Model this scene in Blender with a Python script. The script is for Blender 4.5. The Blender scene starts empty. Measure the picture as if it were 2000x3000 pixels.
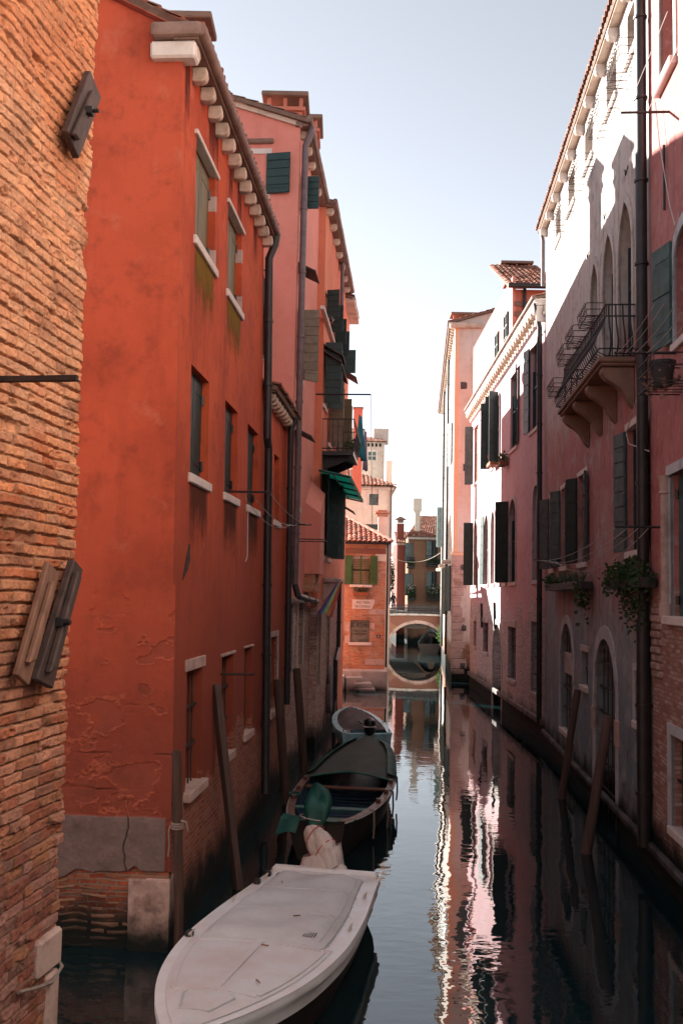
import bpy, bmesh, math, random
import numpy as np
from mathutils import Vector, Matrix, geometry
random.seed(7); RNG=np.random.default_rng(7)
SC=bpy.context.scene; COL=SC.collection
R=math.radians
# ------------------------------------------------------------------ camera (35 mm lens, 4.5 m above the water)
FPX=2917.0; CAMH=4.5
ROLL=R(1.15); PITCH=math.atan(244/FPX)
CM=Matrix.Rotation(math.pi/2+PITCH,3,'X')@Matrix.Rotation(ROLL,3,'Z')
CAM=Vector((0,0,CAMH))
def ray(px,py): return CM@Vector(((px-1000)/FPX,(1500-py)/FPX,-1.0))
def ground(px,py,z=0.0):
    d=ray(px,py); return CAM+d*((z-CAMH)/d.z)
def at(px,py,Y):
    d=ray(px,py); return CAM+d*(Y/d.y)
class Face:
    """a vertical wall plane: u metres along t, z up, o metres out along n"""
    def __init__(s,a,t,flip=False,lean=0.0,skew=0.0):
        s.lean=lean;s.skew=skew   # an old wall out of plumb: metres back / sideways per metre of height
        s.a=Vector((a[0],a[1])); s.t=Vector((t[0],t[1])).normalized()
        s.n=Vector((s.t.y,-s.t.x))
        if flip: s.n=-s.n
    def hit(s,px,py,o=0.0):
        d=ray(px,py)
        k=(s.a.dot(s.n)+o-s.lean*CAMH)/(d.x*s.n.x+d.y*s.n.y+s.lean*d.z)
        P=CAM+d*k
        return (Vector((P.x,P.y))-s.a).dot(s.t)+s.skew*P.z,P.z
    def w(s,u,z,o=0.0):
        q=s.a+s.t*(u-s.skew*z)+s.n*(o-s.lean*z)
        return Vector((q.x,q.y,z))
    def op(s,x0,x1,yt,yb):
        a=s.hit(x0,yt);b=s.hit(x0,yb);c=s.hit(x1,(yt+yb)/2);m=s.hit(x0,(yt+yb)/2)
        return (min(m[0],c[0]),max(m[0],c[0]),b[1],a[1])
# ------------------------------------------------------------------ mesh builder
class MB:
    def __init__(s): s.v=[];s.f=[];s.uv=None;s.col=None
    def add(s,vs,fs):
        n=len(s.v); s.v+=[Vector(v) for v in vs]; s.f+=[tuple(i+n for i in f) for f in fs]; return s
    def hexa(s,p):
        return s.add(p,[(0,3,2,1),(4,5,6,7),(0,1,5,4),(1,2,6,5),(2,3,7,6),(3,0,4,7)])
    def box(s,c,sx,sy,sz,rz=0.0,ry=0.0,rx=0.0):
        m=Matrix.Rotation(rz,3,'Z')@Matrix.Rotation(ry,3,'Y')@Matrix.Rotation(rx,3,'X'); c=Vector(c)
        q=[(-1,-1,-1),(1,-1,-1),(1,1,-1),(-1,1,-1),(-1,-1,1),(1,-1,1),(1,1,1),(-1,1,1)]
        return s.hexa([c+m@Vector((x*sx/2,y*sy/2,z*sz/2)) for x,y,z in q])
    def fbox(s,F,u0,u1,z0,z1,o0,o1,dz=0.0):
        p=[F.w(u0,z0,o0),F.w(u1,z0+dz,o0),F.w(u1,z0+dz,o1),F.w(u0,z0,o1),F.w(u0,z1,o0),F.w(u1,z1+dz,o0),F.w(u1,z1+dz,o1),F.w(u0,z1,o1)]
        return s.hexa(p)
    def poly(s,pts): return s.add(pts,[tuple(range(len(pts)))])
    def prism(s,pts,vec):
        n=len(pts);vec=Vector(vec);a=[Vector(p) for p in pts]
        return s.add(a+[p+vec for p in a],[tuple(range(n))[::-1],tuple(range(n,2*n))]+[(i,(i+1)%n,n+(i+1)%n,n+i) for i in range(n)])
    def tube(s,pts,r,n=8,closed=False,flat=None):
        pts=[Vector(p) for p in pts]; m=len(pts); rs=r if isinstance(r,(list,tuple)) else [r]*m
        vs=[];prev=None
        for i,p in enumerate(pts):
            if closed: d=pts[(i+1)%m]-pts[i-1]
            else: d=pts[min(i+1,m-1)]-pts[max(i-1,0)]
            d=d.normalized() if d.length>1e-9 else Vector((0,0,1))
            if prev is None:
                h=Vector((0,0,1)) if abs(d.z)<.9 else Vector((1,0,0)); a=d.cross(h).normalized()
            else:
                a=(prev-d*prev.dot(d)); a=a.normalized() if a.length>1e-6 else d.orthogonal().normalized()
            b=d.cross(a).normalized();prev=a
            for k in range(n):
                t=2*math.pi*k/n; vs.append(p+(a*math.cos(t)+b*math.sin(t))*rs[i])
        fs=[]
        for i in range(m if closed else m-1):
            j=(i+1)%m
            for k in range(n):
                fs.append((i*n+k,i*n+(k+1)%n,j*n+(k+1)%n,j*n+k))
        if not closed: fs+=[tuple(range(n))[::-1],tuple(range((m-1)*n,m*n))]
        return s.add(vs,fs)
    def grid(s,rows,closed=False):
        n=len(rows[0]);m=len(rows);vs=[p for r_ in rows for p in r_];fs=[]
        for i in range(m-1):
            for k in range(n if closed else n-1):
                fs.append((i*n+k,i*n+(k+1)%n,(i+1)*n+(k+1)%n,(i+1)*n+k))
        return s.add(vs,fs)
    def ball(s,c,rx,ry,rz,nu=10,nv=8):
        c=Vector(c);rows=[]
        for i in range(nv+1):
            a=math.pi*i/nv
            rows.append([c+Vector((rx*math.sin(a)*math.cos(2*math.pi*k/nu),ry*math.sin(a)*math.sin(2*math.pi*k/nu),rz*math.cos(a))) for k in range(nu)])
        return s.grid(rows,True)
    def build(s,name,mat,parent=None,smooth=False,bevel=0.0,local=False,loc=None,seg=1):
        root=parent
        while root is not None and root.parent is not None: root=root.parent
        off=Vector((0,0,0))
        if not local:
            if root is not None: off=root.location.copy()
            elif loc is not None: off=Vector(loc)
        me=bpy.data.meshes.new(name)
        me.from_pydata([tuple(v-off) for v in s.v],[],s.f)
        if s.uv:
            l=me.uv_layers.new(name='UVMap'); vi=np.empty(len(me.loops),dtype=np.int32); me.loops.foreach_get('vertex_index',vi)
            l.data.foreach_set('uv',np.array(s.uv,dtype=np.float32)[vi].ravel())
        if s.col is not None:
            a=me.color_attributes.new('Col','FLOAT_COLOR','POINT'); a.data.foreach_set('color',np.array(s.col,dtype=np.float32).ravel())
        bm=bmesh.new();bm.from_mesh(me)
        bmesh.ops.recalc_face_normals(bm,faces=bm.faces)
        if bevel>0: bmesh.ops.bevel(bm,geom=[e for e in bm.edges if len(e.link_faces)==2 and e.calc_face_angle(0)>.5],offset=bevel,segments=seg,profile=.5,affect='EDGES',clamp_overlap=True)
        bm.to_mesh(me);bm.free()
        if smooth:
            me.polygons.foreach_set('use_smooth',[True]*len(me.polygons))
            if smooth!='all':
                try: me.set_sharp_from_angle(angle=R(40))
                except Exception: pass
        o=bpy.data.objects.new(name,me);COL.objects.link(o)
        if mat: me.materials.append(mat)
        if parent is not None: o.parent=parent
        elif loc is not None: o.location=loc
        return o
def tag(o,label,cat,group=None):
    o['label']=label;o['category']=cat
    if group:o['group']=group
    return o
def thing(name,label,cat,loc=(0,0,0),rz=0.0,group=None):
    o=bpy.data.objects.new(name,None);COL.objects.link(o);o.location=loc;o.rotation_euler=(0,0,rz);o.empty_display_size=.2
    return tag(o,label,cat,group)
def structure(o,kind='structure'): o['kind']=kind;return o
def rep(o,offs):
    for d in offs:
        c=o.copy();COL.objects.link(c);c.parent=o.parent;c.location=o.location+Vector(d)
# ------------------------------------------------------------------ materials
class NT:
    def __init__(s,name):
        s.m=bpy.data.materials.new(name);s.m.use_nodes=True;s.t=s.m.node_tree;s.t.nodes.clear()
        s.out=s.t.nodes.new('ShaderNodeOutputMaterial');s.b=s.t.nodes.new('ShaderNodeBsdfPrincipled')
        s.t.links.new(s.b.outputs[0],s.out.inputs[0])
    def set(s,sock,v):
        if isinstance(v,bpy.types.NodeSocket): s.t.links.new(v,sock)
        elif isinstance(v,(tuple,list)) and sock.type=='RGBA' and len(v)==3: sock.default_value=(*v,1)
        else: sock.default_value=v
    def nd(s,typ,ins=None,out=0,**kw):
        n=s.t.nodes.new('ShaderNode'+typ)
        for k,v in kw.items(): setattr(n,k,v)
        for k,v in (ins or {}).items(): s.set(n.inputs[k],v)
        return n.outputs[out] if out is not None else n
    def P(s): return s.nd('NewGeometry')
    def math(s,op,a,b=0.0,c=0.0,clamp=False): return s.nd('Math',{0:a,1:b,2:c},operation=op,use_clamp=clamp)
    def mix(s,f,a,b,mode='MIX'):
        n=s.t.nodes.new('ShaderNodeMix');n.data_type='RGBA';n.blend_type=mode
        s.set(n.inputs[0],f);s.set(n.inputs[6],a);s.set(n.inputs[7],b);return n.outputs[2]
    def noise(s,v,scale,detail=4,rough=.55,out=0): return s.nd('TexNoise',{'Vector':v,'Scale':scale,'Detail':detail,'Roughness':rough},out)
    def scale(s,v,xyz): return s.nd('Mapping',{'Vector':v,'Scale':xyz})
    def smooth(s,x,lo,hi): return s.nd('MapRange',{0:x,1:lo,2:hi,3:0.0,4:1.0},interpolation_type='SMOOTHSTEP')
    def ramp(s,f,stops,interp='LINEAR'):
        n=s.t.nodes.new('ShaderNodeValToRGB');n.color_ramp.interpolation=interp;e=n.color_ramp.elements
        while len(e)<len(stops): e.new(.5)
        for i,(p,c) in enumerate(stops): e[i].position=p;e[i].color=(*c,1) if len(c)==3 else c
        s.set(n.inputs[0],f);return n.outputs[0]
    def bump(s,h,strength=.3,dist=.02,normal=None):
        i={'Strength':strength,'Distance':dist,'Height':h}
        if normal is not None:i['Normal']=normal
        return s.nd('Bump',i)
    def fin(s,col=None,rough=.8,normal=None,**kw):
        if col is not None:s.set(s.b.inputs['Base Color'],col)
        s.set(s.b.inputs['Roughness'],rough)
        if normal is not None:s.set(s.b.inputs['Normal'],normal)
        for k,v in kw.items(): s.set(s.b.inputs[k.replace('_',' ')],v)
        return s.m
def simple(name,c,rough=.7,var=.25,scale=6.0,bump=.15,metal=0.0,dark=None,stretch=(1,1,1),spec=.5,dist=.01):
    n=NT(name);v=n.nd('TexCoord',out=3)
    v=n.scale(v,stretch)
    a=n.noise(v,scale,6,.6);b=n.noise(v,scale*7,3,.6)
    d=dark or tuple(x*.45 for x in c)
    f=n.smooth(a,.5-.5*max(var,.05),.75)
    col=n.mix(n.math('MULTIPLY',f,min(1,var*2.2)),c,d)
    col=n.mix(n.math('MULTIPLY',b,var*.6),col,tuple(min(1,x*1.35) for x in c))
    return n.fin(col,n.math('ADD',rough-.1,n.math('MULTIPLY',a,.2)),n.bump(n.math('ADD',a,n.math('MULTIPLY',b,.5)),bump,dist),Metallic=metal,Specular_IOR_Level=spec)
def uz(n):
    g=n.P if False else n.nd('NewGeometry',out=None);P=g.outputs['Position'];Nn=g.outputs['True Normal']
    s=n.nd('SeparateXYZ',{0:P},None);sn=n.nd('SeparateXYZ',{0:Nn},None)
    f=n.math('GREATER_THAN',n.math('ABSOLUTE',sn.outputs[1]),.7)
    u=n.math('ADD',n.math('MULTIPLY',s.outputs[0],f),n.math('MULTIPLY',s.outputs[1],n.math('SUBTRACT',1.0,f)))
    return P,u,s.outputs[2],n.nd('CombineXYZ',{0:u,1:s.outputs[2],2:0.0})
def brick_nodes(n,P,vec,cols,mortar,row=.07,width=.25,rag=.035,ms=.011):
    w=n.nd('VectorMath',{0:n.noise(P,3.0,3,.5,1),1:(.5,.5,.5)},operation='SUBTRACT')
    v2=n.nd('VectorMath',{0:vec,1:n.nd('VectorMath',{0:w,3:rag*2},operation='SCALE')},operation='ADD')
    bt=n.nd('TexBrick',{'Vector':v2,'Color1':(0,0,0),'Color2':(1,1,1),'Mortar':(0,0,0),'Scale':1.0,'Mortar Size':ms,'Mortar Smooth':.4,'Brick Width':width,'Row Height':row},None)
    f=n.nd('SeparateColor',{0:bt.outputs[0]})
    big=n.noise(P,.6,4,.6);sm=n.noise(P,14,5,.65)
    rnd=n.math('ADD',n.math('MULTIPLY',f,.65),n.math('MULTIPLY',big,.45))
    col=n.ramp(rnd,[(0.05,cols[0]),(.35,cols[1]),(.6,cols[2]),(.9,cols[3])])
    col=n.mix(n.math('MULTIPLY',n.smooth(sm,.4,.75),.5),col,tuple(x*.55 for x in cols[0]))
    col=n.mix(bt.outputs[1],col,mortar)
    h=n.math('ADD',n.math('SUBTRACT',1.0,bt.outputs[1]),n.math('ADD',n.math('MULTIPLY',sm,.5),n.math('MULTIPLY',f,.3)))
    return col,h
BR=[(.16,.055,.035),(.3,.1,.055),(.36,.15,.08),(.33,.2,.14)]
BRP=[(.24,.1,.08),(.4,.18,.15),(.47,.27,.23),(.54,.42,.38)]
def tide(n,col,z,P,level=.75,amp=.5,c=(.006,.009,.008)):
    nn=n.noise(P,1.6,5,.6)
    f=n.smooth(n.math('ADD',n.math('SUBTRACT',level,z),n.math('MULTIPLY',n.math('SUBTRACT',nn,.5),amp*2)),-.3,.32)
    return n.mix(f,col,c),f
def plaster(name,base,alt,dark,streak=.4,peel=None,brick=BR,mortar=(.24,.19,.16),bump=.25,tones=None,tl=.75,patch=None,pk=.5,contrast=1.0,ms=.011,wash=None,wl=(0,0),attr=False,psharp=.14):
    n=NT(name);P,u,z,vec=uz(n)
    a=n.noise(P,.45,6,.62);b=n.noise(P,3.2,8,.65);c=n.noise(P,38,4,.6)
    sv=n.nd('CombineXYZ',{0:n.math('MULTIPLY',u,3.6),1:n.math('MULTIPLY',z,.28),2:0.0});st=n.noise(sv,1.0,6,.65)
    if tones:
        zz=n.math('ADD',z,n.math('ADD',n.math('MULTIPLY',n.math('SUBTRACT',a,.5),5.0),n.math('MULTIPLY',n.math('SUBTRACT',st,.5),4.2)))
        zz=n.math('ADD',zz,n.math('MULTIPLY',n.math('SUBTRACT',b,.5),1.2))
        lo,hi=tones[0][0],tones[-1][0]
        base=n.ramp(n.nd('MapRange',{0:zz,1:lo,2:hi}),[((q-lo)/(hi-lo),cc) for q,cc in tones])
        col=n.mix(n.math('MULTIPLY',n.smooth(a,.4,.65),.35),base,alt)
    else: col=n.mix(n.smooth(a,.38,.64),base,alt)
    col=n.mix(n.math('MULTIPLY',n.smooth(st,.5,.74),streak),col,dark)
    col=n.mix(n.math('MULTIPLY',n.smooth(b,.48,.72),.35*contrast),col,dark)
    col=n.mix(n.math('MULTIPLY',n.smooth(n.noise(P,1.7,7,.7),.56,.56+psharp),.3*contrast),col,patch or tuple(min(1,x*1.5) for x in alt))
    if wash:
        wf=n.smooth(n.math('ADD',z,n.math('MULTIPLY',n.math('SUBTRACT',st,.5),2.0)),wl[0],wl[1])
        col=n.mix(wf,wash,col)  # darker base tone: lower-wall shade and damp mixed into the colour
    h=n.math('ADD',n.math('MULTIPLY',b,.6),n.math('MULTIPLY',c,.18))
    if peel:
        bc,bh=brick_nodes(n,P,vec,brick,mortar,ms=ms)
        pn=n.noise(P,.9,7,.62)
        pf=n.math('ADD',n.math('SUBTRACT',peel[0],z),n.math('MULTIPLY',n.math('SUBTRACT',pn,.5),peel[1]*4))
        f=n.smooth(pf,-.04,.06)
        edge=n.math('MULTIPLY',n.math('SUBTRACT',f,n.smooth(pf,.06,.22)),.7)
        col=n.mix(f,col,bc);col=n.mix(n.math('MULTIPLY',edge,pk),col,tuple(min(1,x*1.4) for x in alt))
        h=n.mix(f,n.math('ADD',h,1.2),n.math('MULTIPLY',bh,.8))
    if attr:
        an=n.nd('Attribute',None,None,attribute_name='Col');col=n.mix(an.outputs[3],col,n.mix(n.math('MULTIPLY',n.smooth(b,.45,.7),.5),an.outputs[0],(.05,.03,.025)))
    if tl is not None: col,tf=tide(n,col,z,P,tl)
    return n.fin(col,.88,n.bump(h,bump,.03),Specular_IOR_Level=.25)
def brickmat(name,cols=BR,mortar=(.27,.21,.17),tl=.75,white=0.0,wc=(.5,.45,.43),bump=.7,row=.07,ms=.011,dirt=.4):
    n=NT(name);P,u,z,vec=uz(n)
    col,h=brick_nodes(n,P,vec,cols,mortar,row,ms=ms)
    if white>0: col=n.mix(n.math('MULTIPLY',n.smooth(n.noise(P,1.1,7,.7),.45,.62),white),col,wc)
    col=n.mix(n.math('MULTIPLY',n.smooth(n.noise(P,.8,6,.7),.52,.7),dirt),col,(.05,.03,.025))
    if tl is not None: col,tf=tide(n,col,z,P,tl)
    return n.fin(col,.9,n.bump(h,bump,.025),Specular_IOR_Level=.2)
def stone(name,c=(.52,.47,.44),dk=(.2,.17,.15),k=.7,tl=None):
    n=NT(name);P,u,z,vec=uz(n)
    a=n.noise(P,2.2,7,.65);b=n.noise(P,30,5,.65)
    col=n.mix(n.math('MULTIPLY',n.smooth(a,.45,.7),k),c,dk);col=n.mix(n.math('MULTIPLY',n.smooth(b,.5,.75),.35),col,dk)
    if tl is not None: col,_=tide(n,col,z,P,tl)
    return n.fin(col,.82,n.bump(n.math('ADD',a,n.math('MULTIPLY',b,.5)),.3,.02),Specular_IOR_Level=.3)
def vcol(name,k=.25,rough=.85,sc=25,bump=.3,tl=None):
    n=NT(name);P,u,z,vec=uz(n);c=n.nd('Attribute',attribute_name='Col')
    a=n.noise(P,sc,6,.7);b=n.noise(P,sc*.12,4,.6)
    col=n.mix(n.math('MULTIPLY',n.smooth(a,.4,.75),k*1.6),c,(.1,.05,.035));col=n.mix(n.math('MULTIPLY',n.smooth(b,.45,.75),k),col,(.16,.12,.1))
    if tl is not None: col,_=tide(n,col,z,P,tl)
    return n.fin(col,rough,n.bump(a,bump,.012),Specular_IOR_Level=.2)
M={}
M['near_brick']=vcol('near_brick',.2,.92,40,.6)
M['tile']=vcol('roof_tile',.35,.85,9,.2)
M['red']=plaster('red_plaster',(.56,.098,.038),(.42,.07,.03),(.18,.04,.022),.8,peel=(2.0,.7),brick=[(.18,.045,.028),(.3,.075,.04),(.36,.1,.05),(.34,.15,.1)],tl=.62,patch=(.56,.17,.1),pk=.3,contrast=1.4,wash=(.22,.05,.03),wl=(1.2,8.0))  # wash holds the canal front's base shade as colour, with some damp
M['rede']=plaster('red_rough_plaster',(.53,.098,.048),(.38,.068,.034),(.2,.042,.025),.3,tl=.8,patch=(.52,.17,.11),bump=.8,contrast=1.5,wash=(.17,.042,.028),wl=(.8,7.5))  # end wall: base shade and darker lower plaster both in the wash
RK=dict(patch=(.52,.17,.11),bump=.8,contrast=1.5,wash=(.17,.042,.028),wl=(.8,7.5))  # relief repeats the end wall's painted base shade
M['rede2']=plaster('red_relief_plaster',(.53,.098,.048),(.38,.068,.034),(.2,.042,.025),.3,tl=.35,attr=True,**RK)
M['pink']=plaster('pink_plaster',(.74,.3,.24),(.68,.25,.2),(.5,.16,.12),.3,peel=(4.2,.15),brick=BRP,mortar=(.42,.35,.31),tl=.55,patch=(.6,.26,.2),contrast=.6)
M['coral']=plaster('coral_plaster',(.68,.23,.14),(.6,.18,.11),(.42,.12,.08),.3,peel=(4.2,.2),brick=BRP,mortar=(.42,.35,.31),tl=.55,patch=(.6,.24,.16),contrast=.6)
M['r1']=plaster('peeling_white_plaster',(.6,.55,.5),(.45,.35,.32),(.14,.09,.085),.75,tones=[(1.5,(.2,.28,.32)),(3.9,(.27,.33,.36)),(5.4,(.36,.16,.15)),(8.4,(.42,.17,.16)),(9.4,(.45,.3,.27)),(10.2,(.5,.47,.45)),(14,(.56,.52,.49))],tl=.7,patch=(.38,.4,.41),bump=.6,contrast=1.8,psharp=.03)
M['r0']=plaster('faded_red_plaster',(.42,.16,.15),(.46,.21,.2),(.24,.07,.06),.35,peel=(4.7,.25),brick=BRP,tl=.8,patch=(.52,.32,.3),contrast=1.6,psharp=.04)
M['r2']=plaster('rose_plaster',(.6,.42,.45),(.55,.35,.38),(.4,.2,.21),.35,peel=(4.3,.9),brick=[(.24,.15,.15),(.4,.27,.27),(.54,.44,.45),(.64,.6,.62)],mortar=(.5,.49,.5),tl=.75,patch=(.58,.47,.49),ms=.017,contrast=1.7,pk=.8,psharp=.03)
M['r3']=plaster('white_plaster',(.66,.6,.55),(.58,.5,.45),(.4,.3,.25),.4,peel=(2.0,.4),tl=.9)
M['r3e']=plaster('apricot_plaster',(.75,.5,.34),(.72,.46,.31),(.5,.26,.16),.12,peel=(3.4,.35),brick=BR,tl=.9,contrast=.35)
M['cbrick']=brickmat('orange_brick',[(.32,.1,.05),(.54,.18,.08),(.6,.25,.12),(.5,.33,.23)],(.46,.33,.25),tl=.6,white=.4,wc=(.5,.38,.33),dirt=.65)
M['cream']=plaster('cream_plaster',(.72,.66,.58),(.64,.57,.49),(.38,.3,.25),.25,tl=None,contrast=.5)
M['tower']=plaster('bare_tower_brick',(.6,.52,.46),(.55,.45,.4),(.4,.22,.16),.2,tl=None,patch=(.45,.2,.14),contrast=1.6)
M['farred']=plaster('dull_red_plaster',(.17,.055,.045),(.14,.05,.04),(.15,.06,.05),.3,tl=.7,contrast=.6)
M['farorange']=plaster('ochre_plaster',(.22,.12,.075),(.19,.1,.065),(.13,.07,.05),.3,tl=.7,contrast=.6)
M['bridge']=plaster('bridge_plaster',(.2,.105,.075),(.24,.09,.065),(.18,.1,.08),.3,peel=(2.2,.5),tl=.5)
M['stone']=stone('white_stone');M['pstone']=stone('pink_stone',(.5,.37,.33),(.22,.13,.1),.75,tl=.5);M['cstone']=stone('grey_white_stone',(.5,.53,.56),(.22,.23,.24),.75,tl=.5)
M['wstone']=stone('bright_stone',(.68,.62,.58),(.42,.34,.3),.45)
M['bracket']=stone('eave_stone',(.62,.5,.41),(.24,.15,.1),.6)
M['bstone']=stone('brown_stone',(.24,.15,.115),(.13,.085,.07),.6)
M['cement']=stone('grey_cement',(.165,.12,.115),(.13,.09,.085),.4,tl=.35)
M['greenshut']=simple('green_shutter_paint',(.016,.05,.05),.5,.35,5,.1)
M['blackshut']=simple('black_green_shutter_paint',(.011,.042,.042),.5,.35,5,.1)
M['tealshut']=simple('teal_shutter_paint',(.055,.13,.13),.6,.45,4,.15)
M['oliveshut']=simple('olive_shutter_paint',(.17,.14,.07),.6,.35,6,.1,stretch=(1,1,.2))
M['tanshut']=simple('tan_shutter_paint',(.24,.18,.13),.6,.3,6,.1)
M['greyshut']=simple('grey_blue_shutter_paint',(.1,.15,.155),.65,.5,4,.15)
M['grassshut']=simple('bright_green_shutter_paint',(.045,.12,.03),.6,.4,5,.15)
M['glass']=NT('window_glass').fin((.012,.016,.02),.12)
M['iron']=simple('dark_iron',(.018,.019,.022),.55,.4,20,.2)
M['rust']=simple('rusty_iron',(.05,.03,.027),.8,.5,18,.3)
M['pipe']=simple('dark_drainpipe',(.024,.023,.026),.5,.4,4,.1)
M['gpipe']=simple('grey_drainpipe',(.16,.11,.12),.5,.4,4,.1)
M['gutter']=simple('weathered_gutter',(.3,.19,.15),.65,.7,2.5,.2,dark=(.09,.05,.04))
M['wood']=simple('weathered_pile_wood',(.085,.045,.033),.85,.6,3,.6,stretch=(5,5,.5),dist=.03,dark=(.022,.012,.01))
M['gwood']=simple('grey_mooring_wood',(.1,.062,.055),.8,.35,3,.3,stretch=(5,5,.4),dark=(.04,.026,.023))
M['plank']=simple('brown_plank',(.085,.05,.045),.7,.5,3,.3,stretch=(1,6,.6),dark=(.03,.02,.018))
M['lplank']=simple('bare_brown_plank',(.25,.13,.085),.7,.4,3,.3,stretch=(1,6,.6),dark=(.12,.06,.045))
M['boatwood']=simple('varnished_boat_wood',(.16,.06,.03),.45,.5,5,.2,dark=(.05,.02,.012))
M['white']=simple('white_fibreglass',(.64,.69,.74),.35,.3,3,.05,dark=(.5,.47,.48))
M['deck']=simple('pinkish_deck',(.52,.56,.6),.5,.4,2.2,.08,dark=(.46,.4,.4))
M['vinyl']=simple('grey_vinyl_cover',(.44,.49,.53),.6,.75,1.6,.2,dark=(.36,.36,.38),dist=.02)
M['hull']=simple('dark_hull',(.03,.022,.02),.5,.5,3,.1)
M['bluewhite']=simple('pale_blue_fibreglass',(.5,.8,.88),.35,.25,3,.05)
M['bluein']=simple('blue_boat_paint',(.02,.055,.1),.6,.5,4,.2)
M['black']=simple('black_plastic',(.012,.012,.014),.35,.2,6,.05)
M['browncover']=simple('brown_canvas',(.115,.08,.08),.85,.35,3,.3)
M['tarp']=simple('dark_green_tarp',(.04,.062,.05),.8,.6,2.5,.3,dark=(.055,.045,.035))
M['gtarp']=simple('green_tarp',(.004,.1,.085),.6,.4,4,.3)
M['teal']=simple('teal_paint',(.02,.12,.1),.6,.5,4,.2)
_a=simple('green_corrugated_plastic',(.006,.16,.11),.45,.4,6,.2)
M['canvas']=simple('beige_canvas',(.5,.47,.46),.9,.3,9,.9,dark=(.33,.29,.28))
M['red_cord']=simple('red_cord',(.4,.03,.03),.7,.2)
M['rope']=simple('rope_fibre',(.28,.22,.19),.9,.4,40,.4)
M['cable']=simple('pale_cable',(.5,.47,.45),.7,.2)
M['leaf']=simple('green_leaf',(.035,.075,.025),.6,.5,12,.1)
M['leaf2']=simple('grey_green_leaf',(.17,.22,.14),.6,.5,12,.1)
M['flower']=simple('pink_flower',(.6,.12,.12),.6,.3,20,.1)
M['pot']=simple('dark_pot',(.03,.03,.03),.7,.4)
M['terracotta']=simple('terracotta_pot',(.3,.1,.05),.8,.4)
M['sky_towel']=simple('blue_cloth',(.05,.3,.36),.9,.25,4,.2)
M['grey_cloth']=simple('grey_cloth',(.24,.24,.27),.9,.3,3,.2)
M['lilac']=simple('lilac_cloth',(.35,.3,.42),.9,.3,3,.2)
M['ink']=simple('black_ink',(.01,.01,.01),.7,.1)
M['skin']=simple('skin',(.45,.27,.2),.6,.1)
M['board']=simple('grey_green_board',(.17,.17,.14),.8,.5,3,.2)
M['coat']=simple('dark_coat',(.02,.022,.03),.8,.3)
M['pigeon']=simple('grey_feather',(.06,.06,.07),.6,.5,30,.1)
M['slab']=stone('old_paving',(.46,.42,.4),(.26,.2,.17),.6,tl=.12)
M['dslab']=stone('dark_wet_stone',(.2,.18,.17),(.06,.055,.05),.9,tl=.5)
M['chim']=plaster('rosy_chimney_plaster',(.56,.2,.14),(.5,.16,.11),(.34,.12,.09),.2,tl=None,contrast=.6)
M['slate']=simple('grey_anchor_iron',(.1,.085,.085),.8,.4,8,.3)
M['curtain']=simple('pale_blind',(.4,.38,.33),.9,.2)
M['salmon']=plaster('salmon_plaster',(.62,.24,.15),(.58,.21,.13),(.4,.14,.1),.2,tl=None,contrast=.6)
M['yellow']=simple('yellow_cloth',(.6,.42,.05),.9,.2)

def translucent(m,k,c):
    t=m.node_tree;b=[n for n in t.nodes if n.type=='BSDF_PRINCIPLED'][0];o=[n for n in t.nodes if n.type=='OUTPUT_MATERIAL'][0]
    tr=t.nodes.new('ShaderNodeBsdfTranslucent');tr.inputs[0].default_value=(*c,1);mx=t.nodes.new('ShaderNodeMixShader');mx.inputs[0].default_value=k
    t.links.new(b.outputs[0],mx.inputs[1]);t.links.new(tr.outputs[0],mx.inputs[2]);t.links.new(mx.outputs[0],o.inputs[0]);return m
M['awning']=translucent(_a,.65,(.01,.42,.3))
for k,c in (('sky_towel',(.05,.32,.4)),('lilac',(.4,.34,.5)),('leaf',(.06,.14,.03)),('leaf2',(.12,.2,.08))): translucent(M[k],.3,c)
# ------------------------------------------------------------------ architecture helpers
def inside(p,poly):
    x,y=p;c=False;n=len(poly)
    for i in range(n):
        x0,y0=poly[i];x1,y1=poly[i-1]
        if (y0>y)!=(y1>y) and x<(x1-x0)*(y-y0)/(y1-y0)+x0:c=not c
    return c
def hole_poly(h):
    u0,u1,z0,z1=h['r'];k=h.get('arch')
    if not k: return [(u0,z0),(u1,z0),(u1,z1),(u0,z1)]
    w=(u1-u0)/2;cu=(u0+u1)/2;rise=w*{'round':1.0,'gothic':1.7,'low':.3}[k];zs=z1-rise
    pts=[(u0,z0),(u1,z0)];n=12
    for i in range(n+1):
        a=math.pi*i/n;x=math.cos(a);y=math.sin(a)
        if k=='gothic': y=(math.sin(a)**.8)*(.72+.28*(1-abs(x)))
        pts.append((cu+w*x,zs+rise*y))
    return pts
def wall_skin(mb,F,outer,holes,o=0.0):
    vs=[Vector(p) for p in outer];ed=[(i,(i+1)%len(outer)) for i in range(len(outer))];hp=[]
    for h in holes:
        q=hole_poly(h);n=len(vs);vs+=[Vector(p) for p in q];ed+=[(n+i,n+(i+1)%len(q)) for i in range(len(q))];hp.append(q)
    v2,e2,f2,_,_,_=geometry.delaunay_2d_cdt(vs,ed,[],0,1e-5)
    fs=[]
    for f in f2:
        c=sum((v2[i] for i in f),Vector((0,0)))/len(f)
        if inside(c,outer) and not any(inside(c,q) for q in hp): fs.append(tuple(f))
    mb.add([F.w(p.x,p.y,o) for p in v2],fs)
    for h,q in zip(holes,hp):
        d=h.get('dep',.28)+.06
        for i in range(len(q)):
            a,b=q[i],q[(i+1)%len(q)]
            mb.add([F.w(*a,o),F.w(*b,o),F.w(*b,o-d),F.w(*a,o-d)],[(0,1,2,3)])
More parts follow.
